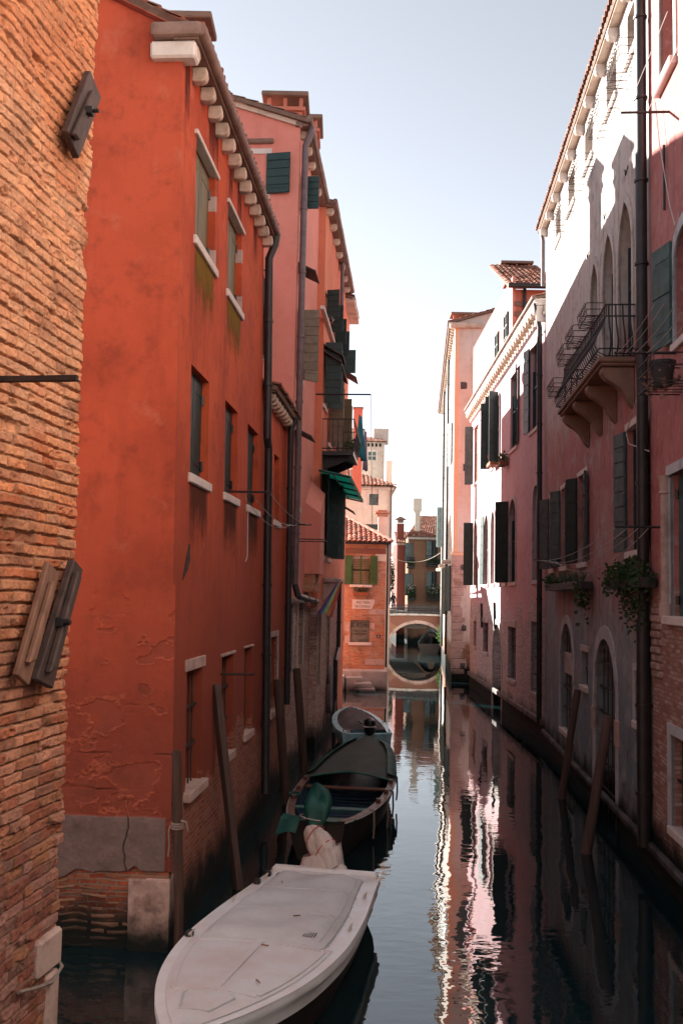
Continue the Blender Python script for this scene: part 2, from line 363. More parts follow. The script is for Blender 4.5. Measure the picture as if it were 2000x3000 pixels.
def leaf(H,d,w,h,th=.05,rows=6,zb=0.0,arch=False):
    """a boarded shutter leaf hinged at H along the horizontal direction d"""
    m=MB();d=Vector((d[0],d[1],0)).normalized();nn=Vector((-d.y,d.x,0))
    m.prism([H+Vector((0,0,zb))-nn*th*.12,H+Vector((0,0,zb))+nn*th*.12,H+d*w+Vector((0,0,zb))+nn*th*.12,H+d*w+Vector((0,0,zb))-nn*th*.12],(0,0,h))
    g=.03
    for i in range(rows):
        z0=zb+h*i/rows+g/2;z1=zb+h*(i+1)/rows-g/2
        a=H+d*.012;b=H+d*(w-.012)
        m.hexa([a+Vector((0,0,z0))-nn*th/2,b+Vector((0,0,z0))-nn*th/2,b+Vector((0,0,z0))+nn*th/2,a+Vector((0,0,z0))+nn*th/2,
                a+Vector((0,0,z1))-nn*th/2,b+Vector((0,0,z1))-nn*th/2,b+Vector((0,0,z1))+nn*th/2,a+Vector((0,0,z1))+nn*th/2])
    for zz in (.15,.85):
        c=H+d*(w*.4)+Vector((0,0,zb+h*zz))
        m.hexa([c+d*sx*w*.36+nn*sy*(th/2+.008)+Vector((0,0,sz*.02)) for sz in(-1,1) for sx,sy in((-1,-1),(1,-1),(1,1),(-1,1))])
    return m
def window(root,F,h):
    """builds the filling of one opening: pane and its frame, shutters, sill, lintel, bars"""
    u0,u1,z0,z1=h['r'];dep=h.get('dep',.28);W=u1-u0;k=h.get('kind','glass');sm=M[h.get('sm','blackshut')]
    nm=h.get('name','window')
    q=hole_poly(h);mb=MB()
    mb.poly([F.w(cu if False else a,b,-dep) for a,b in q])
    win=mb.build(nm,M[h.get('pane','glass')],root)
    if k in('glass','open') :
        fr=MB();t=.05
        fr.fbox(F,u0,u0+t,z0,z1-(W/2 if h.get('arch') else 0),-dep,-dep+.05);fr.fbox(F,u1-t,u1,z0,z1-(W/2 if h.get('arch') else 0),-dep,-dep+.05)
        fr.fbox(F,(u0+u1)/2-.035,(u0+u1)/2+.035,z0,z1-.02,-dep,-dep+.045)
        for zz in (z0+.03,z0+(z1-z0)*.5,): fr.fbox(F,u0+t,u1-t,zz-.03,zz+.03,-dep+.002,-dep+.04)
        if not h.get('arch'): fr.fbox(F,u0+t,u1-t,z1-.06,z1,-dep+.002,-dep+.04)
        fr.build('frame',M[h.get('fm','blackshut')],win)
    if k=='closed':
        for s in (0,1):
            H=F.w(u0+.01 if s==0 else u1-.01,z0+.01,-dep+.05)
            leaf(H,(F.t if s==0 else -F.t),W/2-.014,z1-z0-.02,rows=1).build('shutter',sm,win)
        for zz in (z0+.25,z1-.3):
            hb=MB();hb.tube([F.w(u1-.03,zz-.07,-dep+.1),F.w(u1-.03,zz+.07,-dep+.1)],.03,6);hb.fbox(F,u1-W*.4,u1-.02,zz-.025,zz+.025,-dep+.07,-dep+.09)
            hb.build('hinge',M['black'],win)
    for s,ang in h.get('leaves',()):   # open shutters: side, angle off the wall
        sd=-1 if s==0 else 1
        H=F.w(u0 if s==0 else u1,z0+.01,.05)
        d=F.t*sd*math.cos(R(ang))+F.n*math.sin(R(ang))
        leaf(H,d,h.get('lw',W/2),z1-z0-.02,rows=h.get('rows',7)).build('shutter',M[h.get('lm',h.get('sm','blackshut'))],win)
    if k=='bars':
        b=MB()
        for i in range(1,5): b.tube([F.w(u0+W*i/5,z0,-.1),F.w(u0+W*i/5,z1,-.1)],.012,6)
        n=max(2,int((z1-z0)/.5))
        for i in range(1,n): b.fbox(F,u0,u1,z0+(z1-z0)*i/n-.02,z0+(z1-z0)*i/n+.02,-.115,-.085)
        b.build('bars',M['rust'],win)
    if h.get('sill',True) is not False:
        e=h.get('so',.06);MB().fbox(F,u0-.1,u1+.1,z0-.13,z0+.003,-dep,e).build('sill',M[h.get('sillm','wstone')],win,bevel=.012)
    if h.get('lintel'):
        MB().fbox(F,u0-.12,u1+.12,z1-.002,z1+h['lintel'],-.1,h.get('lo',.03)).build('lintel',M[h.get('lm2','wstone')],win,bevel=.01)
    if h.get('surround'):
        t=h['surround'];mb=MB();qo=[]
        if h.get('arch'):
            cu=(u0+u1)/2;q2=q[1:]+[q[0]]
            outl=[]
            for a,b in q2:
                sc=1+t/(W/2);outl.append((cu+(a-cu)*sc,b+(t*.9 if b>z1-W*.6 and abs(a-cu)<W*.4 else 0)+(t*.5 if b>z1-W*.6 else 0)))
            for i in range(len(q2)-1):
                a,b,c,d=q2[i],q2[i+1],outl[i+1],outl[i]
                p=[F.w(*x,.035) for x in (a,b,c,d)];r_=[F.w(*x,-.03) for x in (a,b,c,d)]
                mb.add(p+r_,[(0,1,2,3),(0,4,5,1),(2,6,7,3)]+([(1,5,6,2)] if i==len(q2)-2 else [])+([(3,7,4,0)] if i==0 else []))
        else:
            mb.fbox(F,u0-t,u0,z0,z1,-.05,.03);mb.fbox(F,u1,u1+t,z0,z1,-.05,.03);mb.fbox(F,u0-t,u1+t,z1,z1+t,-.05,.033)
        mb.build('surround',M[h.get('surm','stone')],win)
    if h.get('blocks'):
        for zz in h['blocks']:
            MB().fbox(F,u1-.001,u1+.05,zz-.13,zz+.13,-dep+.05,.012).build('jamb_stone',M['pstone'],win,bevel=.01)
    return win
def body(root,F,outer,holes,depth,mat,near=None,name='wall'):
    """outer wall skin with openings, returns and a closed back, as one part"""
    mb=MB();wall_skin(mb,F,outer,holes)
    us=[p[0] for p in outer];zs=[p[1] for p in outer]
    u0,u1,z0,z1=min(us),max(us),min(zs),max(zs)
    e=near or [(0,z0),(depth,z0),(depth,z1),(0,z1)]
    for u in (u0,u1): mb.poly([F.w(u,z,-d) for d,z in e])
    mb.add([F.w(u0,z0,-depth),F.w(u1,z0,-depth),F.w(u1,e[2][1],-depth),F.w(u0,e[2][1],-depth)],[(0,1,2,3)])
    mb.add([F.w(u0,z0,-.6),F.w(u1,z0,-.6),F.w(u1,z1-.05,-.6),F.w(u0,z1-.05,-.6)],[(0,1,2,3)])
    return mb.build(name,mat,root)
def tiles(p00,p10,p11,p01,clip=None,tw=.21,row=.36,amp=.06,cols=None,slab=.1,ns=6):
    """a roof field of barrel tiles: eave p00-p10, upper edge p01-p11"""
    p00,p10,p11,p01=map(Vector,(p00,p10,p11,p01))
    L=max((p10-p00).length,(p11-p01).length);D=((p01-p00).length+(p11-p10).length)/2
    nc=max(1,round(L/tw));nr=max(1,round(D/row));up=((p10-p00).cross(p01-p00)).normalized()
    if up.z<0: up=-up
    cols=cols or [(.3,.1,.06),(.36,.15,.1),(.24,.09,.06),(.42,.22,.16),(.2,.1,.08)]
    mb=MB();mb.col=[]
    for r_ in range(nr):
        cc=[random.choice(cols) for _ in range(nc)]
        for c in range(nc):
            if clip and not clip((c+.5)/nc,(r_+.5)/nr): continue
            k=random.uniform(.75,1.2);co=(*[x*k for x in cc[c]],1);j=random.uniform(-.012,.012);ju=random.uniform(-.02,.02)
            rows=[]
            for t,lift in ((r_/nr-.12/nr,.035),((r_+1)/nr,0.0)):
                line=[]
                for i in range(ns+1):
                    s=(c+i/ns)/nc;x=i/ns
                    P=(p00.lerp(p10,s)).lerp(p01.lerp(p11,s),max(t,-.03)+ju/nr)
                    line.append(P+up*(amp*math.sin(math.pi*x)**.8+lift+j))
                rows.append(line)
            n0=len(mb.v);mb.grid(rows)
            # thickness at the lower lip
            lip=[p-up*.035 for p in rows[0]];n=len(mb.v);mb.v+=lip
            mb.f+=[(n0+i,n0+i+1,n+i+1,n+i) for i in range(ns)]
            mb.col+=[co]*(len(mb.v)-n0)
    if slab and not clip:
        dn=up*-slab;n=len(mb.v)
        mb.hexa([p00+dn,p10+dn,p11+dn,p01+dn,p00,p10,p11,p01]);mb.col+=[(.2,.13,.1,1)]*(len(mb.v)-n)
    return mb
def pipe(root,F,pts,r,mat,clips=True,name='drainpipe'):
    """pts: (u,z,o)"""
    mb=MB();P=[F.w(*p) for p in pts];mb.tube(P,r,10)
    for a,b in zip(P,P[1:]):
        L=(a-b).length
        if L<1.5: continue
        k=int(L/1.6)
        for i in range(1,k+1):
            c=a.lerp(b,i/(k+.6));d=(b-a).normalized();mb.tube([c-d*.025,c+d*.025],r*1.22,10)
    return mb.build(name,M[mat],root,smooth=True)
def flap(root,F,u0,u1,z,dep,drop,mat='plank',name='hood_board'):
    MB().hexa([F.w(u0,z,0),F.w(u1,z,0),F.w(u1,z-drop,dep),F.w(u0,z-drop,dep),F.w(u0,z+.04,0),F.w(u1,z+.04,0),F.w(u1,z-drop+.04,dep),F.w(u0,z-drop+.04,dep)]).build(name,M[mat],root)
def chimney(root,c,w,d,h,mat,cap=.22,name='chimney'):
    """square shaft with a flaring brick hood and a flat cap"""
    x,y,z=c;mb=MB();mb.box((x,y,z+h/2),w,d,h)
    for i,(k,t) in enumerate(((.06,.1),(.14,.1))): mb.box((x,y,z+h+.05+i*.101),w+2*k,d+2*k,.1)
    for sx in(-1,0,1):
        for sy in(-1,1): mb.box((x+sx*(w*.5+.02),y+sy*(d*.5+.02),z+h+.34),.1,.1,.26)
    o=mb.build(name,mat,root,bevel=.01)
    MB().box((x,y,z+h+.53),w+2*cap,d+2*cap,.12).build('cap',M['tile2'] if 'tile2' in M else M['bstone'],o,bevel=.02)
    return o
def stain(F,root,u0,u1,z1,z0,mat):
    m=MB();nu,nz=6,8;rows=[]
    for j in range(nz+1): rows.append([F.w(u0+(u1-u0)*i/nu,z1+(z0-z1)*j/nz,.005) for i in range(nu+1)])
    m.grid(rows);m.uv=[(i/nu,1-j/nz) for j in range(nz+1) for i in range(nu+1)]
    m.build('water_stain',mat,root)
def stain_mat(name,c,k=.9):
    n=NT(name);uvn=n.nd('TexCoord',out=2);s=n.nd('SeparateXYZ',{0:uvn},None);u,v=s.outputs[0],s.outputs[1]
    P,uu,z,vec=uz(n)
    st=n.noise(n.nd('CombineXYZ',{0:n.math('MULTIPLY',uu,9.0),1:n.math('MULTIPLY',z,.5),2:0.0}),1.0,5,.65);b=n.noise(P,5,6,.7)
    e=n.math('MULTIPLY',n.smooth(u,0,.2),n.math('SUBTRACT',1.0,n.smooth(u,.8,1.0)))
    f=n.math('ADD',n.math('SUBTRACT',v,.85),n.math('MULTIPLY',st,1.0));f=n.math('ADD',f,n.math('MULTIPLY',n.math('SUBTRACT',b,.5),.5))
    a=n.math('MULTIPLY',n.math('MULTIPLY',n.smooth(f,-.05,.5),e),k)
    a=n.math('MULTIPLY',a,n.smooth(v,0,.25))
    n.fin(c,.9,Alpha=a,Specular_IOR_Level=.1);return n.m
M['drip']=stain_mat('dark_drip_stain',(.07,.035,.025),.65)
M['moss']=stain_mat('mossy_drip_stain',(.2,.12,.02),.85)
M['soot']=stain_mat('sooty_wall_stain',(.12,.03,.02),.7)
# ------------------------------------------------------------------ the wall planes, read off the photograph once
cA=ground(490,2785);dl=ray(1208,1748)
FL=Face(cA,(dl.x,dl.y),lean=.0165)                    # red house, leaning back a degree
FL0=Face(cA,(dl.x,dl.y))                              # the rest of the left row
E1=Face(cA-Vector((8*FL.t.y,-8*FL.t.x,0)),(FL.t.y,-FL.t.x),skew=.0165)  # end wall of the red house, u=8 at the corner
d0=ray(1450,1752);k0=ray(214,1735);c0=k0*(7.0/k0.y)
F0=Face(c0,(d0.x,d0.y))                               # near brick wall, u=0 at its far corner
r1=ground(1804,2427);d1=ray(1222,1749);FR1=Face(r1,(d1.x,d1.y),True)
r2=ground(1585,2173);d2=ray(1034,1745);FR2=Face(r2,(d2.x,d2.y),True)
cR3=Vector((6.12,54.5));FR3=Face(cR3,(d1.x/d1.y,1.0),True)
E3=Face(cR3,(1,0.0))                                  # end wall of the apricot house, u=0 at the corner
FC=Face((0,49.6),(1,0.0))                             # brick house across the end of the canal, u = x
# ------------------------------------------------------------------ near brick wall: every brick modelled in relief
def vnoise(x,y,seed):
    g=np.random.default_rng(seed).random((64,256));xi=np.floor(x).astype(int);yi=np.floor(y).astype(int);fx=x-xi;fy=y-yi
    fx=fx*fx*(3-2*fx);fy=fy*fy*(3-2*fy);q=lambda a,b:g[(xi+a)%64,(yi+b)%256]
    return (q(0,0)*(1-fx)+q(1,0)*fx)*(1-fy)+(q(0,1)*(1-fx)+q(1,1)*fx)*fy
def fbm(x,y,seed,o=4): return sum(vnoise(x*2**i,y*2**i,seed+i)*.5**i for i in range(o))/sum(.5**i for i in range(o))
def near_wall(root):
    U=np.arange(-1.75,.0001,.0062);Z=np.arange(.2,9.4,.0052);u,z=np.meshgrid(U,Z)
    h=.0745
    zz=z+0.022*(fbm(u*1.1+9,z*.5,3,3)-.5)+.006*(fbm(u*5,z*2,5,2)-.5)
    row=np.floor((zz+2)/h).astype(int);fz=(zz+2)/h-row
    rng=np.random.default_rng(11);nr=row.max()+2
    bid=np.zeros_like(row);du=np.zeros_like(u);roff=rng.normal(0,.007,nr)
    for r_ in range(row.min(),row.max()+1):
        L=[];s=-2.6+rng.uniform(0,.2)
        while s<.3:
            L.append(s);s+=rng.choice([.24,.25,.22,.12,.26])*rng.uniform(.92,1.06)
        L=np.array(L);m=row==r_;i=np.searchsorted(L,u[m])-1;a=L[np.clip(i,0,len(L)-1)];b=L[np.clip(i+1,0,len(L)-1)]
        bid[m]=r_*40+i;du[m]=np.minimum(u[m]-a,b-u[m])
    dz=np.minimum(fz,1-fz)*h
    w=fbm(u*22,z*22,21,3)-.5;erode=fbm(u*1.3,z*.9,31,4)
    lowz=np.clip((3.9-z)/1.2,0,1);jm=(.0065-.0025*lowz)+(.016-.006*lowz)*np.clip(w,-.5,.5)
    edge=np.minimum(np.clip((dz-jm*.75)/(.0065-.002*lowz),0,1),np.clip((du-jm*.55)/(.0065-.002*lowz),0,1));edge=edge*edge*(3-2*edge)
    nb=bid.max()+1;r1_=np.random.default_rng(5).normal(0,1,nb)[bid];r2_=np.random.default_rng(6).random(nb)[bid]
    deep=np.where(erode>.42,1,.55)*(1-.5*lowz)
    fill=np.clip((z-4.7)/1.6+ (erode-.5)*2.5,0,1)*.5      # joints still filled higher up
    H=-.034*(1-edge)*deep*(1-fill)+.0055*r1_*(1-.5*fill)+roff[row]*.5+.012*(fbm(u*9,z*9,41,4)-.5)+.012*(fbm(u*34,z*34,45,2)-.5)+.04*(fbm(u*1.5,z*.8,51,3)-.5)+.007*(fbm(u*70,z*70,47,2)-.5)
    chip=np.clip((fbm(u*6,z*8,61,4)-.64)*9,0,1);H-=chip*.022
    H-=np.where(r2_>.975,.028,0)*edge
    pal=np.array([(.55,.22,.1),(.48,.155,.065),(.57,.29,.15),(.42,.25,.17),(.36,.095,.042),(.26,.13,.09),(.58,.26,.12)])
    low=np.array([(.26,.115,.085),(.23,.085,.062),(.3,.165,.14),(.27,.125,.065),(.165,.06,.045),(.13,.08,.07),(.31,.185,.16)])
    ci=(np.random.default_rng(8).random(nb)*7).astype(int)[bid]
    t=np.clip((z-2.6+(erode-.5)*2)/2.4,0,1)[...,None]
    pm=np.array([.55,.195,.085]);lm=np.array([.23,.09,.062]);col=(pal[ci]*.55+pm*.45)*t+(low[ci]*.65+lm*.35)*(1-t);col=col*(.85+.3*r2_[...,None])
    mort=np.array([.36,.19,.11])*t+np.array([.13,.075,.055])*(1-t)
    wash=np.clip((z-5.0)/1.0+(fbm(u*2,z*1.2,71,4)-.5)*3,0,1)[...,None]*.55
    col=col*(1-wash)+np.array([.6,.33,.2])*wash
    dk=np.clip((fbm(u*3,z*4,81,4)-.6)*6,0,1)[...,None]*.5;col=col*(1-dk)+np.array([.17,.07,.04])*dk
    redp=np.clip((z-7.2)/.5+(fbm(u*3,z*2,85,3)-.5)*5,0,1)[...,None]*.55;col=col*(1-redp)+np.array([.42,.13,.05])*redp
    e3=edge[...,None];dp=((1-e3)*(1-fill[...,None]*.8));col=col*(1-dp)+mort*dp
    col*=(.9+.25*(fbm(u*25,z*25,91,3)-.5))[...,None]*1.0
    jit=.022*(np.random.default_rng(12).random(nr)[row]-.6)*np.exp(u/.06)
    uu=u+jit
    X=F0.a.x+F0.t.x*uu+F0.n.x*H;Y=F0.a.y+F0.t.y*uu+F0.n.y*H
    col=col*1.5
    V=np.stack([X,Y,z],-1);nz,nu=u.shape
    ret=V[:,-1,:]-np.array([F0.n.x,F0.n.y,0])*.5;ret[:,0]-=0
    V=np.concatenate([V,ret[:,None,:]],1);col=np.concatenate([col,col[:,-1:,:]],1);nu+=1
    idx=np.arange(nz*nu).reshape(nz,nu)
    f=np.stack([idx[:-1,:-1],idx[:-1,1:],idx[1:,1:],idx[1:,:-1]],-1).reshape(-1,4)
    V=V.reshape(-1,3)-np.array(root.location)
    me=bpy.data.meshes.new('wall');me.vertices.add(len(V));me.vertices.foreach_set('co',V.astype(np.float32).ravel())
    me.loops.add(f.size);me.loops.foreach_set('vertex_index',f.astype(np.int32).ravel())
    me.polygons.add(len(f));me.polygons.foreach_set('loop_start',np.arange(0,f.size,4,dtype=np.int32))
    me.polygons.foreach_set('use_smooth',np.ones(len(f),dtype=bool))
    c4=np.concatenate([col.reshape(-1,3),np.ones((len(V),1))],1)
    me.update(calc_edges=True)
    a=me.color_attributes.new('Col','FLOAT_COLOR','POINT');a.data.foreach_set('color',np.clip(c4,0,1).astype(np.float32).ravel())
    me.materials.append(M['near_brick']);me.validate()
    o=bpy.data.objects.new('wall',me);COL.objects.link(o);o.parent=root;return o

def relief(name,F,u,z,H,col,alpha,mat,root):
    """a wall surface modelled in relief: u,z grids, H metres out of the wall plane"""
    uk=u-F.skew*z;Hk=H-F.lean*z;X=F.a.x+F.t.x*uk+F.n.x*Hk;Y=F.a.y+F.t.y*uk+F.n.y*Hk
    V=np.stack([X,Y,z],-1).reshape(-1,3)-np.array(root.location);nz,nu=u.shape;idx=np.arange(nz*nu).reshape(nz,nu)
    f=np.stack([idx[:-1,:-1],idx[:-1,1:],idx[1:,1:],idx[1:,:-1]],-1).reshape(-1,4)
    me=bpy.data.meshes.new(name);me.vertices.add(len(V));me.vertices.foreach_set('co',V.astype(np.float32).ravel())
    me.loops.add(f.size);me.loops.foreach_set('vertex_index',f.astype(np.int32).ravel());me.polygons.add(len(f));me.polygons.foreach_set('loop_start',np.arange(0,f.size,4,dtype=np.int32));me.polygons.foreach_set('use_smooth',np.ones(len(f),dtype=bool))
    me.update(calc_edges=True);c4=np.concatenate([col.reshape(-1,3),alpha.reshape(-1,1)],1)
    a=me.color_attributes.new('Col','FLOAT_COLOR','POINT');a.data.foreach_set('color',np.clip(c4,0,1).astype(np.float32).ravel())
    me.materials.append(mat);me.validate();o=bpy.data.objects.new(name,me);COL.objects.link(o);o.parent=root;return o
def sst(x,a,b): t=np.clip((x-a)/(b-a),0,1);return t*t*(3-2*t)
def end_relief(root,z1,z2,uc,ucr):
    u,z=np.meshgrid(np.arange(6.1,8.031,.0095),np.arange(-.25,4.6,.0095))
    n1=fbm(u*1.4+3,z*1.7,101,5);n2=fbm(u*5,z*5,111,4);n3=fbm(u*22,z*22,121,3)
    base=.02+.022*(n2-.5)*sst(z,4.6,3.4)+.004*(n3-.5)
    # flaked patches: more of them low down and in a band at about 3.5 m
    want=.62-.16*np.exp(-((z-1.95)/.38)**2)-.11*np.exp(-((z-3.0)/.16)**2)-.07*np.exp(-((z-3.5)/.3)**2)
    d=fbm(u*2.1+7,z*3.2,131,5)-want
    loss=sst(d,0,.012);rim=np.exp(-(d/.018)**2)*sst(z,4.4,3.8)
    H=base-.014*loss+.008*rim
    col=np.zeros(u.shape+(3,))+np.array([.23,.062,.042]);al=np.zeros_like(u)
    al=np.maximum(al,loss*.55*sst(z,4.4,3.8));
    col=np.where((rim>.35)[...,None],np.array([.42,.125,.07]),col);al=np.maximum(al,rim*.4)
    for zc,amp,k in ((3.02,.05,5),(2.93,.03,9),(2.42,.015,4),(1.98,.03,7)):
        w=zc+amp*2*(fbm(u*k*.5,u*0+zc,141,3)-.5);g=np.exp(-((z-w)/.012)**2)*sst(fbm(u*1.2,u*0+zc,151,2),.35,.5);H-=.02*g;al=np.maximum(al,g*.8);col=np.where((g>.3)[...,None],np.array([.09,.03,.02]),col)
    bz=z2+.05*(fbm(u*2.5,u*0,161,4)-.5)*2-.12*sst(u,6.95,6.5)+.05*np.exp(-((u-ucr-.12)/.06)**2);tz=z1+.02*(fbm(u*3,u*0+4,171,3)-.5)*2
    cem=sst(z,bz,bz+.008)*sst(-z,-tz,-tz+.008)*sst(-u,-7.97,-7.96)
    H=H*(1-cem)+cem*(.052+.006*(n3-.5)+.012*(n2-.5));cc=np.array([.15,.112,.108])*(.75+.5*n2[...,None])*(.85+.3*n3[...,None])
    col=col*(1-cem[...,None])+cc*cem[...,None];al=np.maximum(al,cem)
    cr=ucr+.03*np.sin(z*9)+.02*(fbm(u*0+z*7,z*7,181,3)-.5)*2;g=np.exp(-((u-cr)/.0065)**2)*sst(z,z2-.02,z2+.02)*sst(-z,-z1-.3,-z1-.2);H-=.03*g;col=col*(1-g[...,None]*.9);al=np.maximum(al,g)
    # rubble below the cement
    zz=z+.13*(fbm(u*2.2,z*2.2,191,4)-.5);rh=.085;row=np.floor(zz/rh).astype(int);fz=zz/rh-row;bid=row*0;du=u*0
    rng=np.random.default_rng(3)
    for r_ in range(row.min(),row.max()+1):
        L=[5.9];
        while L[-1]<8.2: L.append(L[-1]+rng.uniform(.1,.5))
        L=np.array(L);m=row==r_;i=np.clip(np.searchsorted(L,u[m])-1,0,len(L)-2);bid[m]=r_*50+i+500;du[m]=np.minimum(u[m]-L[i],L[i+1]-u[m])
    e=np.minimum(np.minimum(fz,1-fz)*rh,du)-.012-.02*(n2-.5);e=sst(e,0,.02);rb=rng.random(4000)[bid]
    low=sst(-z,-bz+.0,-bz+.015);Hr=-.02+e*(.012+.03*rb)+.014*(n2-.5)+.006*(n3-.5)
    H=H*(1-low)+Hr*low;cr_=np.array([.19,.11,.075])*(.5+.9*rb[...,None])*(.7+.6*n2[...,None])*(e[...,None]*.55+.45);col=col*(1-low[...,None])+cr_*low[...,None];al=np.maximum(al,low)
    st=sst(u,uc-.005,uc+.005)*sst(-z,-z2+.06,-z2+.075);H=H*(1-st)+st*(.07+.03*(n2-.5)+.008*(n3-.5)-.03*np.exp(-((u-uc)/.02)**2));cs=np.array([.4,.29,.26])*(.65+.7*n2[...,None])*(.85+.3*n3[...,None]);col=col*(1-st[...,None])+cs*st[...,None];al=np.maximum(al,st)
    k=sst(z,4.6,4.4);H=H*k+.02*(1-k)
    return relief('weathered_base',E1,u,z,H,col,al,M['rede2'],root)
Z0=-1.2
def opn(F,x0,x1,yt,yb,**k):
    k['r']=F.op(x0,x1,yt,yb);return k
def at_z(F,x0,x1,z0,z1,**k):
    """opening whose edges are seen at x0,x1 and whose heights are known"""
    ym=1745;a=F.hit(x0,k.pop('y',1500))[0];b=F.hit(x1,k.pop('y2',1500))[0];k['r']=(min(a,b),max(a,b),z0,z1);return k
# ================================================================== LEFT: near brick house
L0=thing('brick_house','worn orange brick wall with tilted timber anchor boards at the near left edge','house',(c0.x,c0.y,0))
near_wall(L0)
m=MB();m.fbox(F0,-30,-2.3,-1,10.5,-.5,-.02);m.fbox(F0,-30,-.02,9.9,10.4,-.5,0.0);m.fbox(F0,-30,-.03,-1,10,-5,-.5)
m.build('core_wall',M['cbrick'],L0)  # core carried on out of view to cut low sky light
RE=thing('rear_blocker','unseen brown block added behind the viewpoint to cut low sky light','house',(0,-24,0));MB().box((0,-27,5.5),60,6,15).build('wall',M['farorange'],RE)  # out of view, added to dim the lower walls
def board(pts,mat,o,th,name='anchor_board',par=L0,bev=.006):
    P=[F0.w(*F0.hit(x,y,o),o) for x,y in pts];n3=Vector((F0.n.x,F0.n.y,0))
    return MB().prism(P,n3*th).build(name,M[mat],par,bevel=bev)
def batten(pts,o,th,par,mat): return board(pts,mat,o,th,'batten',par,.012)
b=board([(246,207),(279,288),(213,466),(178,384)],'plank',.05,.05);batten([(262,262),(276,298),(220,415),(203,392)],.1,.04,b,'plank')
P=F0.w(*F0.hit(258,326,.14),.1);mm=MB();mm.tube([P-Vector((F0.n.x,F0.n.y,0))*.1,P+Vector((F0.n.x,F0.n.y,0))*.12],.014,8);mm.box(P+Vector((F0.n.x,F0.n.y,0))*.05,.05,.06,.05);mm.build('iron_bolt',M['iron'],b)
b=board([(129,1646),(161,1678),(71,2009),(35,1976)],'lplank',.05,.035);batten([(141,1699),(150,1714),(90,1935),(69,1944)],.085,.045,b,'lplank')
b=board([(199,1638),(225,1668),(136,2016),(87,1990)],'plank',.05,.05);batten([(212,1672),(223,1690),(148,1958),(128,1972)],.1,.05,b,'plank')
n3=Vector((F0.n.x,F0.n.y,0))
P=F0.w(*F0.hit(186,1822,.14),.12);mm=MB();mm.box(P,.05,.07,.06,bev if False else 0);mm.tube([P-n3*.14,P+n3*.07],.022,8);mm.build('iron_bolt',M['iron'],b,bevel=.004)
tip=at(228,1108,5.75);mm=MB();c=tip-n3*.45;rz=math.atan2(n3.y,n3.x);mm.box(c,.9,.03,.035,rz);mm.box(c+Vector((0,0,-.012)),.9,.05,.008,rz);mm.build('iron_arm',M['rust'],L0)
za=F0.hit(178,2812)[1];zb=F0.hit(178,2708)[1]
MB().fbox(F0,-.34,.012,za,zb,-.2,.03).build('corner_stone',M['pstone'],L0,bevel=.02)
MB().fbox(F0,-.17,.01,.2,za-.03,-.2,.022).build('corner_stone',M['pstone'],L0,bevel=.02)
MB().tube([F0.w(-.62,za+.04,.03),F0.w(-.45,za+.0,.05),F0.w(-.2,za-.05,.06),F0.w(-.03,za-.01,.05),F0.w(.03,za+.06,-.05)],.012,6).build('mooring_rope',M['rope'],L0,smooth=True)
# ================================================================== LEFT: red house
uD1=FL.hit(765,1500)[0];uD2=FL0.hit(850,1600)[0]
ZE=11.93
RH=thing('red_house','tall red plastered house with stone eave brackets and olive shutters','house',(cA.x,cA.y,0))
red=[opn(FL,575,633,310,634,kind='closed',sm='oliveshut',dep=.2,so=.05),opn(FL,668,709,530,815,kind='closed',sm='oliveshut',dep=.2,so=.05),
 opn(FL,559,612,1033,1382,kind='closed',dep=.2,so=.05),opn(FL,659,696,1144,1436,kind='closed',dep=.2,so=.05),opn(FL,725,757,1222,1474,kind='closed',dep=.2,so=.05),
 opn(FL,545,590,1968,2318,kind='bars',dep=.35,sillm='pstone',so=.1,lintel=.16,lm2='pstone'),opn(FL,649,682,1925,2222,kind='bars',dep=.35,sillm='pstone',lintel=.05,lm2='pstone'),opn(FL,716,736,1900,2150,kind='bars',dep=.3,sillm='pstone',lintel=.04,lm2='pstone')]
for h in red[:2]: h['r']=(*h['r'][:2],9.57,11.05);h['blocks']=(9.75,10.62);h['lintel']=.07;h['lo']=.05
for h in red[2:5]: h['r']=(*h['r'][:2],6.15,7.7)
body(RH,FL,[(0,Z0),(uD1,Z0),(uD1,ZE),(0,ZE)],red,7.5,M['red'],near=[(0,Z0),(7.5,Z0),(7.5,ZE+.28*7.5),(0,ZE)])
for h in red: window(RH,FL,h)
for h,k in ((red[2],'drip'),(red[3],'drip'),(red[4],'drip'),(red[0],'moss'),(red[1],'moss')):
    u0,u1,z0,z1=h['r'];stain(FL,RH,u0-.12,u1+.05,z0-.13,z0-1.5,M[k])
for u,w_ in ((.12,.35),(2.0,.5),(4.2,.5),(1.7,.4),(6.0,.5),(3.4,.4)): stain(FL,RH,u,u+w_,ZE-.05,ZE-1.2-random.random()*.6,M['soot'])
g=E1.hit(285,5);sl=(g[1]-ZE)/(8-g[0])
ew=[(8,4.58),(8,ZE+.12),(0,ZE+.12+sl*8),(0,Z0),(6.12,Z0),(6.12,4.58)]
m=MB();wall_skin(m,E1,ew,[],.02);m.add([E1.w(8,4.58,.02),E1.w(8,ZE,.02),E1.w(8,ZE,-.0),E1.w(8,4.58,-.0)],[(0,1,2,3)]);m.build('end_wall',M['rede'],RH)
# weathered lower part of the end wall in relief: flaked plaster, cement band, rubble, corner stone
z1=E1.hit(400,2392)[1];z2=E1.hit(400,2556)[1];uc=E1.hit(378,2600)[0]
end_relief(RH,z1,z2,uc,E1.hit(372,2450)[0])
MB().fbox(FL,-.06,.34,-.6,z2-.06,-.3,.03).build('corner_stone',M['pstone'],RH,bevel=.03,seg=2)
